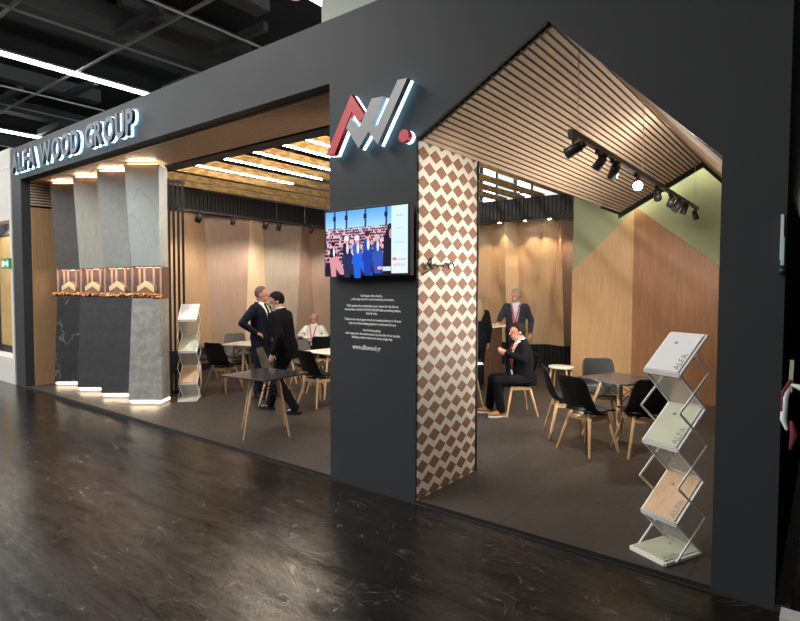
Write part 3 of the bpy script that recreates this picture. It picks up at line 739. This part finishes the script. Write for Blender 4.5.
chair(-7.5,3.8,(-.5,.86),'black shell chair with its back turned before the seated man in white shirt')
chair(-8.72,4.66,(.62,-.78),'black shell chair under the seated man in white shirt')

# ------------------------------------------------------------------ tables
def table(x,y,rz,legrot,label,top,s=.65,h=.75,group='square tables with beech legs',leg=.37):
    t=thing('cafe_table',label,'table',(x,y,.04),rz,group)
    h-=.04
    MB().box((-s/2,-s/2,h-.018),(s/2,s/2,h)).build('tabletop',top,t,bevel=.003)
    for k in range(4):
        a=legrot-rz+k*pi/2; c,s_=math.cos(a),math.sin(a)
        MB().tube([(c*.2,s_*.2,h-.03),(c*leg,s_*leg,.008)],[.02,.012],10).build('leg',K['beech'],t)
    b=MB(); b.box((-.16,-.16,h-.03),(.16,.16,h-.018))
    for k in range(4):
        a=legrot-rz+k*pi/2; a2=a+pi/2
        for p,q in ((a,a2),(a2,a)):
            b.cyl((math.cos(p)*.21,math.sin(p)*.21,h-.05),(math.cos(q)*.27,math.sin(q)*.27,h-.27),.005,n=6)
    b.build('wire_brace',K['blackm'],t); return t
table(-5.27,.59,.12,math.radians(10),'square black slate table with beech legs standing alone at front, man leaning on it',K['tabletop'],leg=.36,s=.72)
table(-1.86,2.9,math.radians(-22),math.radians(13),'square slate table with beech legs between the right-hand shell chairs',K['tabletop'],leg=.4)
table(-8.38,2.66,.35,math.radians(40),'square white-topped table near folded wood wall at the far left',K['whitetop'])
table(-6.32,2.76,-.05,math.radians(-60),'white-topped table cut by the charcoal pillar, behind the leaning man',K['whitetop'],leg=.42)
table(-4.02,2.92,.5,.8,'dark table edge by the patterned pillar, at the knees of the seated man',K['tabletop'],s=.6)
MB().bar((-3.87,2.80,.7535),(-3.66,2.95,.7535),.21,.003).build('paper_sheet',K['paper'])
tag(bpy.data.objects['paper_sheet'],'white paper sheet lying on table edge before the seated man','paper')
# low stool by the gable wall
t=thing('low_stool','low pale-topped stool beside the left edge of the oak gable wall','stool',(-3.5,5.3,.04))
MB().rings([(.395,.19,.16,0),(.40,.20,.17,0),(.43,.20,.17,0),(.435,.195,.165,0)]).build('seat',K['whitetop'],t)
for sx,sy in ((-.14,-.1),(.14,-.1),(-.14,.1),(.14,.1)): MB().tube([(sx*.9,sy*.9,.395),(sx*1.2,sy*1.2,.012)],[.018,.013],8).build('leg',K['beech'],t)
# reception counter
t=thing('reception_counter','tall dark wood counter with pale top behind the patterned pillar','counter',(-5.25,5.3,.04))
MB().box((-.5,-.22,0),(.55,.22,1.02)).build('body',K['counterwood'],t,bevel=.004)
MB().box((-.55,-.27,1.02),(.6,.27,1.06)).build('countertop',K['whitetop'],t,bevel=.004)

# ------------------------------------------------------------------ brochure stands
def brochure_stand(x,y,rz,label,hw,hd,dz,zt,papers,plabels,base_ext):
    t=thing('brochure_stand',label,'brochure stand',(x,y,.04),rz,'folding zigzag brochure stands')
    far=[zt-.04-k*dz for k in range(4)]; near=[zt-.04-dz*.5-k*dz for k in range(3)]
    lev=[(hd,far[0]),(-hd,near[0]),(hd,far[1]),(-hd,near[1]),(hd,far[2]),(-hd,near[2]),(hd,far[3])]
    for i in range(6):
        (ya,za),(yb,zb_)=lev[i],lev[i+1]
        fr=MB(); e=.016
        for sx in (-1,1): fr.bar((sx*hw,ya,za),(sx*hw,yb,zb_),e,e)
        fr.bar((-hw,ya,za),(hw,ya,za),e,e).bar((-hw,yb,zb_),(hw,yb,zb_),e,e*1.7)
        f=fr.build('tray_frame',K['alu'],t)
        n=V((0,zb_-za,-(yb-ya))).normalized()
        if n.z<0: n=-n
        pb=MB(); q=[V((-hw+.008,ya,za)),V((hw-.008,ya,za)),V((hw-.008,yb,zb_)),V((-hw+.008,yb,zb_))]
        pb.hexa([p-n*.004 for p in q],[p for p in q]); pb.build('clear_panel',K['acrylic'],f)
    # counter-running side bars
    sb=[(-hd,far[0]*.0+near[0]+dz*.5-dz*.25)]
    for sx in (-1,1):
        b=MB(); X=sx*(hw+.014)
        pts=[(0,far[0]-dz*.25),(hd+.01,near[0])]
        for k in range(1,4):
            pts.append((-hd-.01,far[k])) 
            if k<3: pts.append((hd+.01,near[k]))
        for (a0,a1),(b0,b1) in zip(pts,pts[1:]): b.bar((X,a0,a1),(X,b0,b1),.008,.013)
        b.build('scissor_bar',K['alu'],t)
    b=MB(); bz=far[3]
    q=[(-hw,-hd-base_ext,.012),(hw,-hd-base_ext,.012),(hw,hd,bz),(-hw,hd,bz)]
    for p,r in zip(q,q[1:]+q[:1]): b.bar(p,r,.02,.02)
    b.build('base_frame',K['alu'],t)
    MB().hexa([V(p)-V((0,0,.012)) for p in q],[V(p)-V((0,0,.004)) for p in q]).build('base_panel',K['black'],t)
    b=MB()
    for sx in (-1,1): b.cyl((sx*(hw-.02),hd-.01,0),(sx*(hw-.02),hd-.01,bz),.01,n=8)
    b.build('foot',K['alu'],t)
    # brochures lying on the upward trays
    Rm=M.Translation((x,y,.04))@M.Rotation(rz,4,'Z')
    tr=[(lev[0],lev[1]),(lev[2],lev[3]),(lev[4],lev[5]),((hd,bz),(-hd-base_ext,.012))]
    for ((ya,za),(yb,zb_)),pm,pl in zip(tr,papers,plabels):
        d=(V((0,yb,zb_))-V((0,ya,za))); Ln=d.length; d.normalize(); n=V((0,-d.z,d.y)); n=n if n.z>0 else -n
        o=thing('brochure',pl,'brochure'); o.matrix_world=Rm@M.Translation(V((0,ya,za))+d*Ln*.5+n*.016)@M(((1,0,0,0),(0,-d.y,n.y,0),(0,-d.z,n.z,0),(0,0,0,1)))
        w=hw*.93; l=Ln*.475
        MB().box((-w,-l,-.006),(w,l,.002)).build('cover',K[pm],o)
        b=MB()
        me=glyph('ALFA',.06,.0004); me.transform(M.Translation((w*.92,-l*.9,.003))@M.Rotation(pi/2,4,'Z')); me.materials.append(K['print_grey'])
        q=bpy.data.objects.new('printed_word',me); COL.objects.link(q); q.parent=o
        b.prism([(-w*.35,0),(-w*.12,0),(-w*.24,.02)],l*.4,l*.4+.006); b.v=[(x,y+z_*1.0,.0025) for x,y,z_ in b.v]
        b.build('printed_mark',K['print_grey'],o)
brochure_stand(-.785,.345,-.44,'large aluminium zigzag brochure stand at right opening beside the charcoal pillar',.128,.13,.474,1.47,['paper','paper_green','paper_wood','paper_green'],
  ['white brochure on the top tray of large brochure stand','pale green brochure on the second tray of large brochure stand','oak-patterned brochure on the third tray of large brochure stand','olive green sheet on the base tray of large brochure stand'],.10)
brochure_stand(-7.76,1.14,math.atan2(.72,.69),'small-looking aluminium zigzag brochure stand beside the marble stone column',.13,.13,.478,1.50,['paper','paper_green','paper_wood','paper_green'],
  ['white brochure on the top tray of stand beside stone column','pale green brochure on second tray of stand beside stone column','oak-patterned brochure on third tray of stand beside stone column','olive green sheet on base tray of stand beside stone column'],.06)

# ------------------------------------------------------------------ items at the right edge
t=thing('paper_bundle','pale teal-edged paper sheets stuck to the right end of charcoal wall','paper',(-.215,-.005,1.9))
MB().box((0,-.03,.03),(.014,.005,.27)).build('folded_sheet',K['paper'],t)
MB().box((.004,-.045,0),(.02,.0,.15)).build('teal_sheet',K['teal'],t)
MB().cyl((.0,-.02,-.03),(.03,-.02,-.03),.02).build('clip',K['blackm'],t)
t=thing('barrier_tape','red and white tape bundle hanging from a pale stick by the right charcoal wall','tape',(-.17,-.05,.93))
MB().bar((.02,0,.3),(.025,0,.47),.018,.018).build('stick',K['stick'],t)
MB().tube([(.02,0,.34),(.0,-.005,.27),(-.005,0,.15),(.01,0,.1)],[.008,.016,.016,.008],8).build('white_tape',K['white'],t)
MB().tube([(.03,-.01,.34),(.06,-.012,.33),(.21,-.01,.3)],[.008,.016,.02],8).build('tape_loop',K['white'],t)
MB().tube([(.02,-.01,.36),(-.01,-.012,.3),(-.014,-.012,.2)],[.008,.007,.006],8).tube([(.03,0,.14),(.045,-.01,.08),(.03,-.005,.0)],[.010,.020,.008],8).build('red_tape',K['redtape'],t)

# ------------------------------------------------------------------ people
TR=[(-.10,.10,.085,0),(-.06,.155,.118,-.005),(0,.174,.127,-.005),(.13,.156,.113,0),(.27,.172,.121,.005),(.39,.188,.121,.005),(.455,.172,.094,0),(.51,.118,.072,-.008),(.545,.066,.060,-.006),(.58,.056,.057,.0)]
def person(name,label,loc,facing,skin='skin',pelvis=(0,0,.93),lean=0,twist=0,head=(0,0),arms=None,legs=None,scale=1,
           jacket='suit_navy',trouser='suit_navy',shirt='shirt',tie=None,lanyard=None,hair='hair_dark',hairstyle='short',shoe='shoe_black',sole=None,hem=-.17,jopen=.10,belly=0,group=None,shirt_only=False):
    root=thing(name,label,'person',loc,math.atan2(-facing[0],facing[1]),group); root.scale=(scale,)*3
    T=M.Translation(pelvis)@M.Rotation(math.radians(twist),4,'Z')@M.Rotation(math.radians(-lean),4,'X')
    H=M.Translation(T@V((0,.022,.668)))@M.Scale(1.06,4)@M.Rotation(math.radians(head[0]),4,'Z')@M.Rotation(math.radians(-head[1]),4,'X')
    H3=H.to_3x3(); rings=[(z,a,b+(belly*max(0,1-abs(z-.12)/.25)),yo+belly*.8*max(0,1-abs(z-.12)/.25)) for z,a,b,yo in TR]
    hp=lambda x,y,z: H@V((x,y,z))
    # --- body: one continuous surface
    b=MB(); b.rings(rings,T)
    b.tube([T@V((0,-.012,.51)),T@V((0,-.004,.575)),hp(0,-.02,-.04)],[.066,.060,.060],14)
    b.ell(hp(0,-.008,.02),(.074,.094,.098),H3); b.ell(hp(0,.025,-.055),(.055,.062,.062),H3); b.ell(hp(0,.045,-.09),(.032,.035,.026),H3)
    b.tube([hp(0,.085,.018),hp(0,.108,-.022)],[.010,.016],8); b.ell(hp(0,.077,.028),(.045,.016,.012),H3); b.ell(hp(0,.086,-.055),(.025,.012,.009),H3)
    for s in (-1,1): b.ell(hp(s*.076,-.01,-.008),(.010,.022,.032),H3)
    def sh(s): return T@V((s*.172,-.005,.455))
    A={}
    for s in (-1,1):
        el,wr,hd,pn=[V(k) for k in arms[0 if s<0 else 1]]; A[s]=(el,wr,hd.normalized(),pn.normalized())
        b.tube([sh(s),el],[.054,.042],12); b.tube([el,wr],[.041,.027],12)
        d=A[s][2]; n=A[s][3]; n=(n-d*n.dot(d)).normalized(); w=d.cross(n)
        b.tube([wr-d*.01,wr+d*.05,wr+d*.085],[.028,.036,.034],12,flat=(n,.5))
        for k,(o,l) in enumerate(((-.029,.066),(-.010,.076),(.010,.072),(.028,.056))):
            p0=wr+d*.075+w*o; p1=p0+d*l*.5+n*.008; p2=p1+(d*.75+n*.65).normalized()*l*.5
            b.tube([p0,p1,p2],[.0095,.009,.0075],8)
        tw=-1 if w.dot(V((s,0,0)))>0 else 1
        thumb=w*tw
        p0=wr+d*.03+thumb*.026; p1=p0+(d*.6+thumb*.7+n*.3).normalized()*.035; b.tube([p0,p1,p1+(d*.9+thumb*.15+n*.3).normalized()*.03],[.012,.010,.009],8)
    Lg={}
    for s in (-1,1):
        kn,an,toe=[V(k) for k in legs[0 if s<0 else 1]]; hipj=T@V((s*.09,0,-.03)); Lg[s]=(hipj,kn,an,toe.normalized())
        b.tube([hipj,hipj.lerp(kn,.5),kn],[.082,.07,.054],14); b.tube([kn,kn.lerp(an,.35),an],[.053,.054,.036],12)
        td=Lg[s][3]; b.tube([an+V((0,0,-.03))-td*.03,an+V((0,0,-.045))+td*.14],[.034,.028],10)
    body=b.build('body',K[skin],root)
    evaluated(body,[('REMESH',{'mode':'VOXEL','voxel_size':.0075}),('SMOOTH',{'factor':.5,'iterations':4})])
    e=MB()
    for s in (-1,1): e.ell(hp(s*.032,.079,.014),(.011,.008,.006),H3,nu=8,nv=6)
    e.build('eyes',K['eye'],body); 
    MB().ell(hp(0,.094,-.056),(.022,.007,.004),H3,nu=10,nv=6).build('mouth',K['lip'],body)
    # --- hair
    h=MB(); nu,nv=20,12; c=(0,-.012,.026); r=(.081,.102,.102) if hairstyle!='crop' else (.077,.0985,.1005)
    vs=[];keep={}
    for j in range(nv+1):
        for i in range(nu):
            a=2*pi*i/nu; tt=pi*j/nv; p=V((math.sin(tt)*math.cos(a),math.sin(tt)*math.sin(a),math.cos(tt)))
            vs.append((p.x*r[0]+c[0],p.y*r[1]+c[1],p.z*r[2]+c[2]))
    fs=[]
    for j in range(nv):
        for i in range(nu):
            f=(j*nu+i,(j+1)*nu+i,(j+1)*nu+(i+1)%nu,j*nu+(i+1)%nu)
            m=sum((V(vs[k]) for k in f),V())/4
            ok = m.z > .06+max(0,m.y)*.2 or (m.y<-.015 and m.z>-.085) or (m.y<.03 and m.z>.012)
            if hairstyle=='bald': ok=(m.y<-.02 and -.06<m.z<.05)
            if hairstyle=='crop': ok = m.z>.075+max(0,m.y)*.45 or (m.y<-.01 and m.z>-.05) or (m.y<.02 and m.z>.03)
            if ok: fs.append(f)
    h.add([hp(*v) for v in vs],fs,0,True)
    o=h.build('hair',K[hair],body); evaluated(o,[('SOLIDIFY',{'thickness':.012 if hairstyle not in('crop','bald') else .005,'offset':0}),('SUBSURF',{'levels':1,'render_levels':1})])
    if hairstyle=='long':
        q=MB()
        for k in range(15):
            a=-pi*(k/14)-.0; x,y=math.cos(a)*.082,math.sin(a)*.09
            q.tube([hp(x,y-.01,.05),hp(x*1.12,y*1.1-.02,-.08),hp(x*1.2,y*1.0-.03,-.20),hp(x*1.05,y*.9-.03,-.33)],[.026,.028,.028,.012],8)
        o=q.build('long_hair',K[hair],body); evaluated(o,[('REMESH',{'mode':'VOXEL','voxel_size':.009}),('SMOOTH',{'factor':.5,'iterations':2})])
    # --- trousers
    q=MB(); q.rings([(z,a+.014,b_+.014,yo) for z,a,b_,yo in rings[:4]],T)
    for s in (-1,1):
        hipj,kn,an,td=Lg[s]; f=an+(an-kn).normalized()*.015
        q.tube([hipj,hipj.lerp(kn,.5),kn],[.1,.088,.074],14); q.tube([kn,kn.lerp(f,.5),f],[.073,.068,.062],14,caps=False)
    o=q.build('trousers',K[trouser],body); evaluated(o,[('REMESH',{'mode':'VOXEL','voxel_size':.011}),('SMOOTH',{'factor':.5,'iterations':5})])
    # --- shoes
    for s in (-1,1):
        hipj,kn,an,td=Lg[s]; rot=td.cross(V((0,0,1)))
        B=M(((rot.x,td.x,0),(rot.y,td.y,0),(0,0,1)))
        gz=an.z-.075
        q=MB(); m0=MB().ell((0,0,0),(.046,.142,.06)).v; cc=V((an.x,an.y,gz+.035))+V((td.x,td.y,0))*.055
        mm=MB().ell((0,0,0),(.046,.142,.06)); vv=[]
        for v in mm.v:
            v=V(v); v.z*= (1.0 if v.y<0 else 1-.45*v.y/.142); p=cc+B@v; p.z=max(p.z,gz+.012); vv.append(p)
        q.add(vv,mm.f,0,True); q.tube([V((an.x,an.y,gz+.04)),V((an.x,an.y,gz+.085))],[.047,.045],12)
        so=q.build('shoe',K[shoe],body)
        q=MB(); n=20; q.hexa([cc+B@V((.047*math.cos(2*pi*k/n),.143*math.sin(2*pi*k/n),0))-V((0,0,cc.z-gz)) for k in range(n)],[cc+B@V((.047*math.cos(2*pi*k/n),.143*math.sin(2*pi*k/n),0))-V((0,0,cc.z-gz-.02)) for k in range(n)])
        q.build('sole',K[sole or 'black'],so)
    # --- shirt
    q=MB(); q.rings([(z,a+.007,b_+.007,yo) for z,a,b_,yo in rings[2:9]],T)
    q.tube([T@V((0,-.012,.515)),T@V((0,-.008,.568))],[.072,.066],16,caps=False)
    if shirt_only:
        for s in (-1,1):
            el,wr,d,n=A[s]; q.tube([sh(s),sh(s).lerp(el,.5),el],[.072,.064,.056],12); q.tube([el,wr],[.055,.042],12)
    o=q.build('shirt',K[shirt],body); evaluated(o,[('REMESH',{'mode':'VOXEL','voxel_size':.009}),('SMOOTH',{'factor':.5,'iterations':3})])
    # --- jacket with open front
    def front(x,z,off):
        for (z0,a0,b0,y0),(z1,a1,b1,y1) in zip(rings,rings[1:]):
            if z0<=z<=z1:
                k=(z-z0)/(z1-z0); a=a0+(a1-a0)*k; bb=b0+(b1-b0)*k+off; yo=y0+(y1-y0)*k
                return T@V((x,yo+bb*max(0,1-abs(x/a)**2.4)**.42,z))
        return T@V((x,.06+off,z))
    if jacket:
        q=MB(); jr=[(hem,.178,.128,-.005),(-.06,.182,.136,-.005)]+[(z,a+.02,b_+.02,yo) for z,a,b_,yo in rings[2:8]]+[(.54,.084,.082,-.010),(.562,.080,.08,-.014)]
        q.rings(jr,T)
        for s in (-1,1):
            el,wr,d,n=A[s]; q.tube([sh(s),sh(s).lerp(el,.5),el],[.076,.066,.058],14); q.tube([el,el.lerp(wr,.96)],[.057,.044],14)
        o=q.build('jacket',K[jacket],body); evaluated(o,[('REMESH',{'mode':'VOXEL','voxel_size':.010}),('SMOOTH',{'factor':.5,'iterations':4})])
        Ti=T.inverted(); bm=bmesh.new(); bm.from_mesh(o.data); dl=[]
        for f in bm.faces:
            p=Ti@f.calc_center_median()
            zb_=jopen
            wv=.012+.085*max(0,(p.z-zb_)/(.52-zb_)) if p.z>zb_ else (.0 if p.z>0 else 0)
            if p.z<.0 and p.y>0: wv=.02+.10*(-p.z)/.17*.5
            if (p.y>.02 and abs(p.x)<wv and p.z<.56) or (p.z>.556): dl.append(f)
        bmesh.ops.delete(bm,geom=dl,context='FACES'); bm.to_mesh(o.data); bm.free()
        for s in (-1,1):   # lapels
            l=[]
            for k in range(8):
                z=jopen+.01+(.49-jopen)*k/7; xi=.012+.085*(z-jopen)/(.52-jopen); wd=.004+.045*math.sin(pi*min(1,k/7*.9+.05))
                l.append((front(s*xi,z,.030),front(s*(xi+wd),z,.034)))
            vs=[p for pr in l for p in pr]; fs=[(2*k,2*k+1,2*k+3,2*k+2) for k in range(7)]
            lo=MB().add(vs,fs,0,True).build('lapel',K[jacket],o); evaluated(lo,[('SOLIDIFY',{'thickness':.006,'offset':0})])
    def strip(name,pts,w0,w1,mt,off):
        vs=[]
        for k,(x,z) in enumerate(pts):
            w=w0+(w1-w0)*k/(len(pts)-1); vs+= [front(x-w,z,off),front(x+w,z,off)]
        o=MB().add(vs,[(2*k,2*k+1,2*k+3,2*k+2) for k in range(len(pts)-1)],0,True).build(name,K[mt],body)
        evaluated(o,[('SOLIDIFY',{'thickness':.006,'offset':0})])
    if tie: strip('tie',[(0,.53-.05*k) for k in range(10)],.018,.042,tie,.016)
    if lanyard:
        strip('lanyard',[(-.075*(1-k/8),.50-.045*k) for k in range(9)],.010,.010,lanyard,.034)
        strip('lanyard',[(.075*(1-k/8),.50-.045*k) for k in range(9)],.010,.010,lanyard,.036)
        q=MB().bar(front(0,.14,.05),front(0,.03,.05),.08,.006,up=T.to_3x3()@V((0,1,0))).build('badge',K['paper'],body)
    return root

# man with hand on hip
person('person','standing man in dark navy suit and dark tie, hand on hip, facing right',(-7.05,1.95,.04),(.97,.2),
  pelvis=(0,0,.945),lean=-1,twist=8,head=(30,9),
  arms=[((-.25,-.03,1.13),(-.255,.10,.88),(.0,.2,-1),(1,0,0)),((.37,-.06,1.18),(.215,.07,1.03),(-.8,.45,-.35),(-.4,-.3,-.9))],
  legs=[((-.10,.03,.50),(-.11,0,.075),(-.3,1,0)),((.10,.03,.50),(.12,.02,.075),(.25,1,0))],
  tie='suit_black',hair='hair_short',hairstyle='crop',skin='skin2',jopen=.02,scale=1.0)
# man leaning on the table
person('person','dark-haired man in black suit striding beside the front table, looking down',(-5.93,1.46,.04),(-.87,-.42),
  pelvis=(0,-.02,.91),lean=11,twist=-8,head=(24,18),
  arms=[((-.25,-.05,1.10),(-.26,.06,.86),(0,.3,-1),(1,0,0)),((.23,.0,1.10),(.21,.16,.87),(.05,.5,-.85),(-1,0,-.2))],
  legs=[((-.10,.08,.49),(-.10,-.20,.075),(-.1,1,0)),((.10,.16,.50),(.10,.27,.075),(.1,1,0))],
  tie=None,hair='hair_dark',hairstyle='short',jacket='suit_black',trouser='suit_black',jopen=.05,scale=.985)
# man at the counter
person('person','grey-haired man in blue-grey blazer with red lanyard, one hand on the counter',(-4.6,5.86,.04),(.40,-.92),
  pelvis=(0,0,.945),lean=0,twist=0,head=(-38,4),
  arms=[((-.285,-.06,1.15),(-.27,.03,.93),(.1,.3,-1),(1,0,0)),((.29,.02,1.19),(.30,.24,1.12),(.15,1,-.12),(0,0,-1))],
  legs=[((-.10,.03,.50),(-.11,0,.075),(-.25,1,0)),((.10,.03,.50),(.11,0,.075),(.25,1,0))],
  jacket='blazer',trouser='suit_navy',shirt='shirt_blue',lanyard='red',hair='hair_grey',hairstyle='short',skin='skin2',jopen=-.0,belly=.02,scale=.98)
# seated man in black
person('person','seated man in black suit with red lanyard and tan shoes, holding his hands up',(-3.29,3.41,.04),(-.72,-.69),
  pelvis=(0,-.04,.54),lean=10,twist=0,head=(4,6),
  arms=[((-.25,.08,.82),(-.07,.27,.90),(.6,.75,.15),(.8,-.5,.1)),((.25,.08,.82),(.09,.28,.92),(-.6,.75,.15),(-.8,-.5,.1))],
  legs=[((-.13,.43,.50),(-.13,.36,.075),(-.15,1,0)),((.13,.41,.50),(.14,.46,.075),(.1,1,0))],
  jacket='suit_black',trouser='suit_black',lanyard='red',hair='hair_brown',hairstyle='short',skin='skin2',shoe='shoe_tan',sole='sole',jopen=.06,hem=-.11,belly=.02,scale=.95)
# seated man in white shirt
person('person','bald seated man in white shirt with red lanyard, far behind white-topped table',(-8.68,4.60,.0),(.62,-.78),
  pelvis=(0,-.02,.50),lean=-12,twist=0,head=(-6,8),
  arms=[((-.30,.06,.80),(-.10,.24,.72),(.9,.4,0),(0,0,-1)),((.30,.06,.80),(.10,.24,.74),(-.9,.4,0),(0,0,-1))],
  legs=[((-.13,.42,.50),(-.13,.40,.075),(-.1,1,0)),((.13,.42,.50),(.13,.40,.075),(.1,1,0))],
  jacket=None,shirt_only=True,trouser='suit_navy',shirt='shirt',lanyard='red',hair='hair_short',hairstyle='bald',skin='skin2',belly=.06,scale=.94)
# woman mostly behind the pillar
person('person','long blond-haired woman in black mostly hidden behind patterned pillar',(-4.74,4.66,.04),(-.75,.66),
  pelvis=(0,0,.93),head=(0,6),
  arms=[((-.24,-.02,1.12),(-.22,.10,.90),(.2,.5,-1),(1,0,0)),((.235,-.03,1.10),(.24,.04,.86),(0,.15,-1),(-1,0,0))],
  legs=[((-.09,.03,.50),(-.09,0,.075),(-.1,1,0)),((.09,.03,.50),(.09,0,.075),(.1,1,0))],
  jacket='suit_black',trouser='suit_black',hair='hair_blond',hairstyle='long',jopen=.1,hem=-.2,scale=.93)

# ------------------------------------------------------------------ world, colour management
w=bpy.data.worlds.new('world'); S.world=w; w.use_nodes=True
w.node_tree.nodes['Background'].inputs[0].default_value=(.8,.85,.9,1); w.node_tree.nodes['Background'].inputs[1].default_value=.06
S.view_settings.view_transform='Standard'; S.view_settings.look='None'; S.view_settings.gamma=1; S.view_settings.use_curve_mapping=False
S.view_settings.exposure=1.0
S.cycles.use_denoising=True; S.cycles.max_bounces=8; S.cycles.sample_clamp_indirect=6; S.cycles.use_light_tree=True
